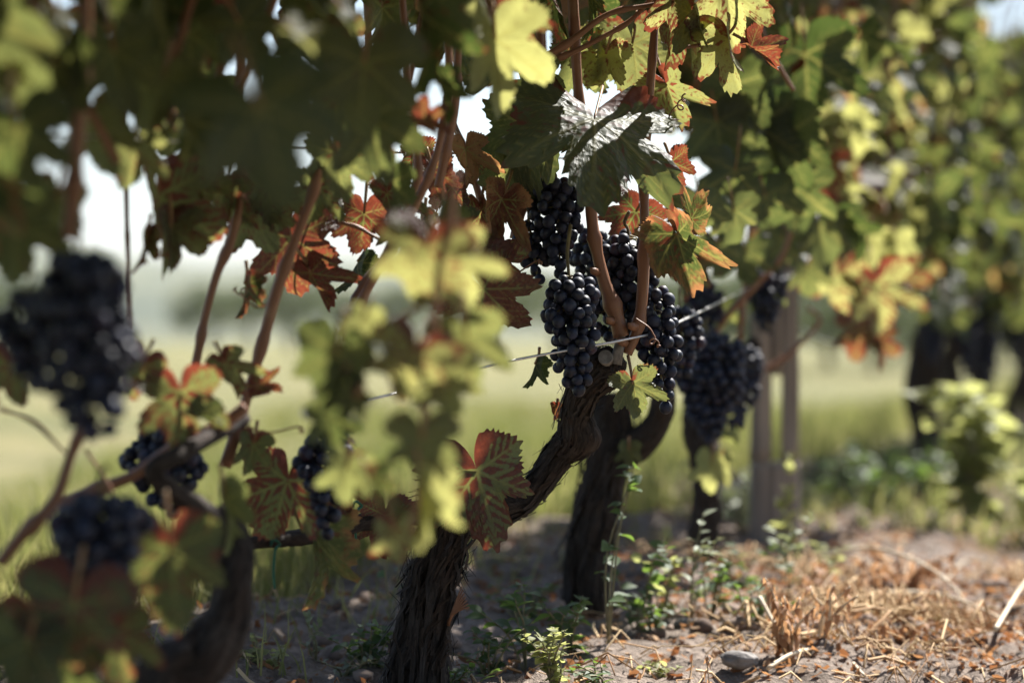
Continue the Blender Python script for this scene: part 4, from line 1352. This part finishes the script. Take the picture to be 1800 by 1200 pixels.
def wire(pts, r, label, n=60):
    P = catmull(pts, n)
    V, F, _, _ = tube(P, r, 6)
    o = link('trellis_wire', new_mesh('trellis_wire', V - P[0], F, M['wire']), None, tuple(P[0]))
    tag(o, label, 'wire', 'trellis wires')
wire([W(560, 720, 2.62), W(700, 690, 2.8), W(880, 638, 2.94), W(1098, 597, 3.02), W(1180, 572, 3.25), W(1320, 505, 4.4), W(1395, 485, 5.05), W(1440, 508, 5.2), W(1600, 530, 7.3), W(1720, 545, 9.5)], 0.0016, 'pale taut wire crossing in front of the central grape bunch')
wire([row(1.6, .02, .60), W(560, 262, 2.74), W(690, 268, 2.95), W(890, 272, 3.1), W(1150, 285, 3.75), W(1380, 270, 5.05), row(10.5, .02, 1.0)], 0.0014, 'thin dark upper wire running behind the big leaf')
wire([row(1.6, -.05, 1.3), row(5.1, -.03, 1.32), row(10.5, -.02, 1.32)], 0.0014, 'topmost wire hidden high in the far foliage')
wire([W(1410, 575, 5.15), W(1460, 600, 5.6), W(1560, 610, 7.2), row(10.4, .03, .47)], 0.0016, 'slack pale wire hanging right of the post')

def tie(px, py, d, label):
    P = [W(px - 8, py - 4, d), W(px - 3, py - 14, d - .012), W(px + 8, py - 6, d), W(px, py + 4, d - .008), W(px - 3, py + 40, d), W(px - 1, py + 72, d + .003)]
    V, F, _, _ = tube(catmull(P, 30), 0.0016, 6)
    c = V.mean(0)
    tag(link('vine_tie', new_mesh('vine_tie', V - c, F, M['tie']), None, tuple(c)), label, 'tie')
tie(484, 962, 2.76, 'green plastic tie with hanging ends on the thin low arm')
tie(628, 895, 2.9, 'small green plastic tie on the low arm beside the sharp trunk')

# ------------------------------------------------------------------ ground litter
def G(px, py):
    """point on the ground seen at a pixel"""
    d = CAM_Z * FPX / max(py - 600.0, 20)
    for _ in range(6):
        p = W(px, py, d)
        z = gh(p[0], p[1])
        d = (CAM_Z - z) * FPX / max(py - 600.0, 20)
    return W(px, py, d)

HEAP = G(1600, 1085)
def litter():
    rs = np.random.default_rng(21)
    st, cr, cl = MB(), MB(), MB()
    def spot():
        if rs.random() < .33:
            q = HEAP + [rs.normal(0.0, .22), rs.normal(0, .38), 0]
            return q[0], q[1], .5
        d = rs.uniform(2.95, 7.5)
        v = rs.normal(0.55, 0.75) if rs.random() < .75 else rs.uniform(-1.0, 0.2)
        q = row(d, v)
        return q[0], q[1], v
    # each straw a bent three sided stalk
    tri = np.array([(math.cos(q), math.sin(q)) for q in (0, 2.09, 4.19)])
    SP = [spot() for _ in range(12000)]
    xy = np.array([(q[0], q[1]) for q in SP])
    CLN = vnoise(np.stack([xy[:, 0] * 5.5, xy[:, 1] * 3.5, xy[:, 0] * 0 + 3.3], 1)) + .5 * vnoise(np.stack([xy[:, 0] * 14, xy[:, 1] * 9, xy[:, 0] * 0 + 7.1], 1))
    for k in range(12000):
        x, y, v = SP[k]
        if v < 0.12 and rs.random() > .3: continue
        cl_ = CLN[k]
        if cl_ < rs.uniform(-.25, .45): continue
        z = gh(x, y)
        a = rs.uniform(0, 6.28); L = (rs.gamma(2.0, .018) + .010) * (2.2 if rs.random() < .08 else 1)
        dx, dy = math.cos(a) * L, math.sin(a) * L
        heap = math.exp(-(((x - HEAP[0]) / .45) ** 2 + ((y - HEAP[1]) / .7) ** 2))
        bow = rs.uniform(0, .02) + heap * rs.uniform(0, .05)
        c = np.array([(x, y, z + .003 + heap * rs.uniform(0, .035)), (x + dx * .5 + rs.normal(0, L * .1), y + dy * .5 + rs.normal(0, L * .1), z + bow + .005), (x + dx, y + dy, gh(x + dx, y + dy) + rs.uniform(.002, .02) + heap * rs.uniform(0, .04))])
        r = rs.uniform(.0006, .0017) if rs.random() < .85 else rs.uniform(.0017, .0032)
        sx, sy = -math.sin(a), math.cos(a)
        ring = np.stack([tri[:, 0] * sx, tri[:, 0] * sy, tri[:, 1]], 1) * r
        st.add((c[:, None, :] + ring[None]).reshape(-1, 3), [(0, 1, 4, 3), (1, 2, 5, 4), (2, 0, 3, 5), (3, 4, 7, 6), (4, 5, 8, 7), (5, 3, 6, 8)], rs.random() ** (.8 if r > .0012 else 1.4))
    for k in range(15000):
        x, y, v = spot()
        z = gh(x, y)
        s = rs.uniform(.003, .012)
        Rm = frame(rs.normal(0, 1, 3) * [1, 1, .4], rs.normal(0, .6, 3) + [0, 0, 1])
        c = rs.uniform(-.6, .6)
        loc = np.array([(-.45, -.2, 0), (0, -1, c * .4), (.5, -.1, 0), (.35, .6, c), (0, 1, .5 * c), (-.4, .5, c)]) * s
        cr.add(loc @ Rm.T + [x, y, z + s * .35 + .002], [(0, 1, 2, 3), (0, 3, 4, 5)], rs.random() * (0.45 if v < .15 else 1))  # darker litter under the row, its shade partly put into the tint
    import bmesh
    bm = bmesh.new(); bmesh.ops.create_icosphere(bm, subdivisions=2, radius=1)
    IV = np.array([q.co[:] for q in bm.verts]); IF = [tuple(q.index for q in f.verts) for f in bm.faces]; bm.free()
    forms = [IV * (1 + .30 * fbm(IV * 1.4 + 11 * q, 2) + .10 * vnoise(IV * 4 + q))[:, None] * [1, .85, .7] for q in range(8)]
    for k in range(1100):
        x, y, v = spot()
        z = gh(x, y)
        sz = min(rs.gamma(1.6, .0042) + .0025, .017)
        c, s_ = math.cos(k), math.sin(k)
        cl.add((forms[k % 8] @ np.array([[c, -s_, 0], [s_, c, 0], [0, 0, 1]])) * sz + [x, y, z + sz * .15], IF, rs.random())
    tag(link('dry_straw', st.mesh('dry_straw', M['straw'])), 'pale dry straw scattered over the soil right of the row', 'straw', kind='stuff')
    tag(link('leaf_litter', cr.mesh('leaf_litter', M['crumb'], False)), 'orange brown crumbs of fallen leaves over the soil', 'leaf litter', kind='stuff')
    tag(link('soil_clods', cl.mesh('soil_clods', M['clod'])), 'small crumbly clods of earth under the vines', 'soil', kind='stuff')
litter()

def grass():
    rs = np.random.default_rng(33)
    mb_v, mb_f, ti = [], [], []
    n = 0
    def blade(x, y, h, w, lean):
        nonlocal n
        z = gh_arr[0]
        a = rs.uniform(0, 6.28)
        sx, sy = math.cos(a) * w, math.sin(a) * w
        lx, ly = rs.normal(0, lean, 2)
        mb_v.extend([(x - sx, y - sy, z), (x + sx, y + sy, z), (x + lx * .4 + sx * .7, y + ly * .4 + sy * .7, z + h * .6), (x + lx * .4 - sx * .7, y + ly * .4 - sy * .7, z + h * .6), (x + lx, y + ly, z + h)])
        mb_f.extend([(n, n + 1, n + 2, n + 3), (n + 3, n + 2, n + 4)])
        t_ = rs.random()
        ti.extend([t_] * 5)
        n += 5
    N = 52000
    d = 3.0 + 26 * rs.random(N) ** 1.7
    lat = -0.55 - rs.random(N) ** 1.3 * (1.5 + d * 0.33)
    pts = [row(a, b_) for a, b_ in zip(d, lat)]
    P = np.array(pts)
    H = ground_h(P[:, 0], P[:, 1])
    clump = vnoise(np.stack([P[:, 0] * 1.4, P[:, 1] * 1.4, P[:, 0] * 0], 1))
    for i in range(N):
        if clump[i] < -0.25 and rs.random() < .7: continue
        gh_arr[0] = H[i] - .005
        k = 1 + d[i] * .05
        blade(P[i, 0], P[i, 1], rs.uniform(.04, .13) * (1.1 + .6 * clump[i]) * min(k, 1.6), .0022 * k, .04)
    # darker tussocks and seed heads through the meadow
    for c_ in range(260):
        dd = 4.6 + 20 * rs.random() ** 1.5
        q = row(dd, -1.0 - rs.random() * (1.2 + dd * .3))
        hh = rs.uniform(.10, .30); ww = rs.uniform(.05, .16)
        for _ in range(42):
            x, y = q[0] + rs.normal(0, ww), q[1] + rs.normal(0, ww)
            gh_arr[0] = gh(x, y) - .005
            blade(x, y, hh * rs.uniform(.5, 1.1), .005, .05)
            if rs.random() < .85: ti[-5:] = [rs.random() * .15] * 5
    # thin grass creeping in under the row
    for _ in range(2600):
        dd = rs.uniform(2.7, 6.0); vv = -rs.uniform(.08, .75) ** .8
        q = row(dd, vv)
        if math.sin(q[0] * 9 + 2 * math.sin(q[1] * 5)) + math.sin(q[1] * 11 + q[0] * 4) < .2: continue
        gh_arr[0] = gh(q[0], q[1]) - .004
        blade(q[0], q[1], rs.uniform(.02, .075), .0016, .03)
    # weedy verge far right beyond the litter
    for i in range(6000):
        dd = rs.uniform(5.6, 11); vv = rs.uniform(-.35, .5) if rs.random() < .6 else rs.uniform(.3, 2.6)
        if dd < 7 and vv > .45: continue
        q = row(dd, vv)
        gh_arr[0] = gh(q[0], q[1]) - .005
        blade(q[0], q[1], rs.uniform(.03, .12), .004, .05)
    me = new_mesh('grass', np.array(mb_v), mb_f, M['grass'], {'tint': np.array(ti)}, False)
    tag(link('grass', me), 'yellow green grass of the alley beyond the row', 'grass', kind='stuff')
gh_arr = [0.0]
grass()

# ------------------------------------------------------------------ weeds: each plant a thing with stems and leaves
def oval_leaf(name, mat, w=.36, bend=.25, teeth=0.0):
    n = 7
    ys = np.linspace(0, 1, n)
    ww = w * np.sin(np.pi * ys ** 0.8) * (1 - .25 * ys) + .02
    V, F = [], []
    for i in range(n):
        z = -bend * ys[i] ** 2
        tz = teeth * (i % 2)
        V += [(-ww[i] - tz, ys[i], z + .10 * ww[i] / w), (0, ys[i], z), (ww[i] + tz, ys[i], z + .10 * ww[i] / w)]
    for i in range(n - 1):
        for k in range(2):
            F.append((i * 3 + k, i * 3 + k + 1, i * 3 + k + 4, i * 3 + k + 3))
    return new_mesh(name, V, F, mat)
WL = {'dark': oval_leaf('weed_blade', M['weed']), 'light': oval_leaf('pale_weed_blade', M['weed_light'], .42, .2, .04), 'grey': oval_leaf('grey_weed_blade', M['weed_grey'], .22, .1),
      'dry': oval_leaf('dry_blade', M['dry_leaf'], .34, 1.1)}

def weed(base, n_stem, height, spread, lsize, kind, label, seed, per=9, stem_mat='weed_stem', lean=(0, 0), cat='weed', name='weed_plant', stem_r=.0014, spike=False, lift=1.0):
    rs = np.random.default_rng(seed)
    x, y = base[0], base[1]
    z = gh(x, y) - .01
    root = thing(name, (x, y, z), label, cat)
    for s in range(n_stem):
        a = rs.uniform(0, 6.28)
        sp = spread * rs.uniform(.2, 1)
        h = height * rs.uniform(.6, 1.05)
        e = np.array([math.cos(a) * sp + lean[0], math.sin(a) * sp + lean[1], h])
        pth = catmull([(0, 0, 0), e * [.25, .25, .5] + rs.normal(0, .006, 3), e * [.7, .7, .85], e], 12)
        V, F, _, _ = tube(pth, np.linspace(stem_r * 1.3, stem_r * .5, 12), 5)
        so = link('stem', new_mesh('stem', V, F, M[stem_mat]), root)
        for k in range(per):
            f = .15 + .85 * (k + rs.random() * .5) / per
            p = np.array([np.interp(f, np.linspace(0, 1, 12), pth[:, i]) for i in range(3)])
            an = k * 2.4 + rs.normal(0, .5)
            out = np.array([math.cos(an), math.sin(an), rs.uniform(-.2, .8) * lift])
            if spike and f > .6: out = out * .25 + [0, 0, .4]
            Rm = frame(out, np.array([0, 0, 1.0]) + rs.normal(0, .3, 3) - out * .2)
            sz = lsize * rs.uniform(.6, 1.15) * (1.1 - .45 * f)
            o = bpy.data.objects.new('leaf', WL[kind]); COL.objects.link(o); o.parent = root
            o.matrix_local = mat4(Rm, sz, p)
    return root

weed(G(650, 1200), 9, .075, .06, .024, 'dark', 'low bushy dark green weed left of the sharp trunk foot', 1, 9)
weed(G(975, 1205), 10, .085, .05, .018, 'light', 'small yellow green weed with tiny leaves right of the sharp trunk', 2, 12)
weed(G(925, 1170), 4, .13, .05, .036, 'dark', 'taller dark green weed with oval leaves between two trunks', 3, 8, lean=(-.02, 0))
weed(G(860, 1190), 7, .07, .08, .022, 'dark', 'low spreading weed hugging the sharp trunk on its right', 4, 8)
weed(G(1000, 1150), 5, .10, .06, .034, 'dark', 'dark weed at the foot of the thick leaning vine', 5, 8)
weed(G(555, 1165), 3, .09, .03, .020, 'grey', 'pale thin upright sprig in the sun left of the sharp trunk', 6, 8, spike=True)
weed(G(690, 1120), 2, .19, .03, .020, 'dark', 'slender tall weed just left of the sharp trunk', 7, 7)
weed(G(1115, 1100), 4, .15, .09, .034, 'dark', 'leafy weed leaning against the right side of the thick vine', 8, 9)
weed(G(1165, 1075), 3, .12, .08, .028, 'light', 'bright weed in the light between two trunks', 9, 8)
weed(G(1070, 1135), 3, .27, .04, .034, 'dark', 'creeper with dark leaves climbing the thick vine', 10, 8, lean=(.02, 0))
weed(G(1215, 1085), 3, .19, .05, .034, 'grey', 'grey green sprig beside the slim dark vine', 11, 9)
weed(G(1390, 1010), 3, .24, .03, .032, 'light', 'tall spiky weed in front of the wooden post', 12, 11, spike=True)
weed(G(1385, 1075), 3, .17, .06, .034, 'grey', 'nodding pale weed left of the dry heap', 13, 8)
weed(G(1460, 1040), 4, .09, .07, .034, 'light', 'small bright green weed at the edge of the dry heap', 14, 6)
weed(G(1250, 1090), 4, .10, .06, .026, 'dark', 'low shaded weed under the slim dark vine', 15, 7)
weed(G(1620, 1110), 4, .04, .06, .024, 'light', 'tiny green seedling cluster on the sunny soil', 16, 5)
weed(G(1700, 925), 12, .36, .17, .085, 'light', 'bushy sunlit yellow green shoots before the far dark trunk', 17, 12, cat='shrub', name='young_vine_shoots', stem_r=.003)
weed(G(1830, 955), 9, .18, .12, .065, 'light', 'low sunlit green clump cut by the right edge', 18, 9, cat='shrub', name='young_vine_shoots', stem_r=.003)
weed(G(1560, 905), 12, .20, .22, .050, 'dark', 'hazy green weed patch right of the post', 19, 9)
weed(G(1480, 900), 10, .15, .2, .045, 'dark', 'hazy green weed patch just beside the post', 20, 8)
weed(G(1300, 955), 8, .16, .14, .040, 'grey', 'hazy grey weeds between the slim vine and the post', 22, 8)
weed(G(1640, 880), 9, .2, .2, .05, 'dark', 'hazy weeds in the shade left of the young shoots', 23, 8)
for i_, (px, py, n_, h_, sp_, ls_, kd, lab) in enumerate([
        (800, 1215, 8, .05, .07, .022, 'dark', 'dark low weed touching the sharp trunk at the bottom edge'),
        (910, 1120, 7, .07, .08, .024, 'dark', 'dark weed in the shade midway between the two nearest trunks'),
        (1060, 1185, 6, .05, .07, .020, 'dark', 'flat dark weed on the shaded soil right of the yellow green one'),
        (1150, 1130, 6, .06, .06, .020, 'dark', 'low green weed in the dappled shade'),
        (600, 1190, 6, .05, .05, .018, 'grey', 'small grey green weed at the bottom edge left of the sharp trunk'),
        (470, 1180, 6, .05, .06, .018, 'light', 'small bright weed right of the bowed trunk'),
        (1330, 1095, 6, .07, .07, .022, 'dark', 'green weed in the shade before the post'),
        (1300, 1040, 6, .10, .08, .028, 'dark', 'shaded weed between the slim vine and the post foot'),
        (1180, 1200, 5, .03, .05, .016, 'light', 'tiny weed on the shaded soil at the bottom edge')]):
    weed(G(px, py), n_, h_, sp_, ls_, kd, lab, 50 + i_, 8)
# dry plants
weed(G(1385, 1180), 8, .125, .07, .019, 'dry', 'dead plant with curled orange leaves in the sunny foreground', 30, 12, 'dry_stem', cat='dry plant', name='dead_plant', stem_r=.0022, lift=-1)
weed(G(1440, 1195), 4, .10, .06, .018, 'dry', 'dead bent stems with few leaves at the bottom edge', 31, 8, 'dry_stem', lean=(.03, 0), cat='dry plant', name='dead_plant', stem_r=.0024, lift=-1)
weed(G(1240, 1225), 1, .085, .01, .012, 'dry', 'single thin dry sprig with curled leaves in the shade', 32, 9, 'dry_stem', cat='dry plant', name='dead_plant', stem_r=.0011, lift=-.5)
weed(G(1100, 1240), 5, .045, .04, .014, 'dry', 'pale cut stubble at the bottom edge', 33, 2, 'dry_stem', cat='dry plant', name='dead_plant', stem_r=.0034)
weed(G(1440, 1060), 11, .08, .12, .020, 'dry', 'brown withered clump left in the dry heap', 34, 14, 'dry_stem', cat='dry plant', name='dead_plant', lift=-1)
weed(G(1590, 1060), 17, .09, .17, .020, 'dry', 'orange withered clump in the middle of the dry heap', 35, 15, 'dry_stem', cat='dry plant', name='dead_plant', lift=-1)
weed(G(1700, 1110), 11, .05, .15, .017, 'dry', 'flat withered clump on the right of the dry heap', 36, 13, 'dry_stem', cat='dry plant', name='dead_plant', lift=-1)
weed(G(1560, 1130), 10, .04, .14, .016, 'dry', 'flattened withered clump in front of the dry heap', 37, 12, 'dry_stem', cat='dry plant', name='dead_plant', lift=-1)

def arch(pts, r, label):
    P = []
    for (px, py, dz) in pts:
        g = G(px, py); P.append(g + [0, 0, dz])
    P = catmull(P, 30)
    V, F, _, _ = tube(P, np.linspace(r, r * .6, 30), 6)
    tag(link('dry_stalk', new_mesh('dry_stalk', V - P[0], F, M['dry_stem']), None, tuple(P[0])), label, 'dry stalk', 'dry stalks on the soil')
arch([(1440, 1030, .05), (1520, 1050, .085), (1600, 1075, .09), (1670, 1090, .06), (1720, 1100, .005)], .0034, 'long pale stalk arching over the dry heap')
arch([(1530, 1075, .03), (1640, 1085, .04), (1740, 1110, .03), (1810, 1140, .01)], .003, 'straight tan stalk lying to the right of the arch')
arch([(1750, 1130, .02), (1790, 1095, .05), (1830, 1060, .07)], .004, 'thick pale stub leaning at the right edge')
arch([(1350, 1200, .02), (1400, 1185, .03), (1470, 1178, .03), (1520, 1200, .01)], .0034, 'pale bent stalk along the bottom edge')
arch([(1335, 1110, .05), (1370, 1150, .035), (1430, 1190, .02)], .0030, 'slanting pale stalk over the dead plant')
arch([(1660, 1030, .01), (1700, 1020, .04), (1750, 1015, .03)], .003, 'short pale stalk on the far sunny soil')

def stone(px, py, size, seed, label):
    import bmesh
    g = G(px, py)
    bm = bmesh.new(); bmesh.ops.create_icosphere(bm, subdivisions=4, radius=1)
    V = np.array([v.co[:] for v in bm.verts]); F = [tuple(v.index for v in f.verts) for f in bm.faces]; bm.free()
    V = V * (1 + .22 * fbm(V * 1.3 + seed, 2) + .03 * vnoise(V * 6))[:, None]
    V = V * np.array(size)
    tag(link('stone', new_mesh('stone', V, F, M['stone']), None, (g[0], g[1], g[2] + size[2] * .4)), label, 'stone', 'stones on the soil')
stone(1300, 1165, (.024, .018, .012), 1, 'smooth grey stone in the shade beside the dead plant')
stone(1205, 1100, (.014, .012, .009), 4, 'small grey stone near the slim vine')
stone(1015, 1215, (.012, .012, .008), 6, 'small pale stone right of the yellow green weed')
stone(1680, 1185, (.016, .014, .009), 8, 'small stone among the straw at lower right')

# ------------------------------------------------------------------ far trees
def tree_meshes(seed):
    rs = np.random.default_rng(seed)
    mb = MB()
    cl = []
    for _ in range(26):
        a = rs.uniform(0, 6.28); rr = math.sqrt(rs.random()) * .42
        cl.append((math.cos(a) * rr, math.sin(a) * rr, .32 + .55 * rs.random() * (1 - rr * .6), rs.uniform(.09, .2)))
    for cx, cy, cz, cr in cl:
        for _ in range(120):
            p = rs.normal(0, 1, 3); p = p / np.linalg.norm(p) * cr * rs.uniform(.6, 1.05) + [cx, cy, cz]
            Rm = frame(rs.normal(0, 1, 3), rs.normal(0, 1, 3))
            q = np.array([(-.5, 0, 0), (0, -.6, .1), (.5, 0, 0), (0, .8, .1)]) * rs.uniform(.018, .035)
            mb.add(q @ Rm.T + p, [(0, 1, 2, 3)])
    crown = mb.mesh('crown', M['tree_leaf'], False)
    tb = MB()
    V, F, _, _ = tube(catmull([(0, 0, -.05), (.01, 0, .2), (-.01, .01, .42), (.02, 0, .6)], 14), np.linspace(.035, .012, 14), 8); tb.add(V, F)
    for k in range(5):
        a = k * 1.26 + rs.uniform(0, .5)
        V, F, _, _ = tube(catmull([(0, 0, .3 + .04 * k), (math.cos(a) * .12, math.sin(a) * .12, .45 + .03 * k), (math.cos(a) * .28, math.sin(a) * .28, .6 + .03 * k)], 8), np.linspace(.014, .004, 8), 6); tb.add(V, F)
    return crown, tb.mesh('trunk', M['tree_bark'])
TM = [tree_meshes(k) for k in (1, 2, 3)]
tl = ['blurred round tree at the left end of the distant tree line', 'second blurred tree from the left of the distant line', 'pale blurred tree seen through the gap under the left leaves', 'broad blurred tree behind the rising left cane', 'tall blurred tree behind the hanging red leaf',
      'low blurred tree left of the sunlit shoot', 'distant tree hidden behind the sunlit shoot', 'distant tree just left of the sharp bunches', 'distant tree behind the sharp bunches', 'distant tree behind the thick vine', 'distant tree behind the post', 'distant tree right of the post']
for i, px in enumerate([-60, 40, 375, 440, 510, 590, 690, 860, 980, 1150, 1330, 1480]):
    rs_ = np.random.default_rng(200 + i)
    d = rs_.uniform(120, 190)
    x = (px - 900) / FPX * d
    root = thing('tree', (x, d, gh(x, d)), tl[i], 'tree', 'distant trees')
    c, t_ = TM[i % 3]
    link('crown', c, root); link('trunk', t_, root)
    h = rs_.uniform(4.2, 6.8) * d / 150
    root.scale = (h * rs_.uniform(1.0, 1.4), h, h)
    root.rotation_euler = (0, 0, rs_.uniform(0, 6))

hl = ['first', 'second', 'third', 'fourth', 'fifth', 'sixth', 'seventh', 'eighth', 'ninth', 'tenth', 'eleventh', 'twelfth']
for i, px in enumerate(np.linspace(1090, 1900, 12)):
    rs_ = np.random.default_rng(300 + i)
    d = rs_.uniform(62, 78)
    x = (px - 900) / FPX * d
    root = thing('hedgerow_bush', (x, d, gh(x, d) - .4), hl[i] + ' blurred bush of the distant hedgerow, counted from behind the thick vine rightward', 'bush', 'distant hedgerow')
    c, t_ = TM[(i + 1) % 3]
    link('crown', c, root); link('trunk', t_, root)
    h = rs_.uniform(3.0, 4.4)
    root.scale = (h * 1.25, h, h)
    root.rotation_euler = (0, 0, rs_.uniform(0, 6))

# ------------------------------------------------------------------ haze over the far country
def haze():
    x0, x1, y0, y1, z0, z1 = -4700, 4700, -80, 6700, -12, 330
    V = [(x0, y0, z0), (x1, y0, z0), (x1, y1, z0), (x0, y1, z0), (x0, y0, z1), (x1, y0, z1), (x1, y1, z1), (x0, y1, z1)]
    F = [(3, 2, 1, 0), (4, 5, 6, 7), (0, 1, 5, 4), (1, 2, 6, 5), (2, 3, 7, 6), (3, 0, 4, 7)]
    t = NT('haze')
    pv = t.n('VolumePrincipled')
    pv.inputs['Color'].default_value = (0.86, 0.92, 1.0, 1)
    pv.inputs['Density'].default_value = 0.00008
    t.t.links.new(pv.outputs[0], t.out.inputs[1])
    o = link('haze', new_mesh('haze', V, F, t.m, smooth=False))
    tag(o, 'pale haze lying over the far hills', 'haze', kind='stuff')
haze()
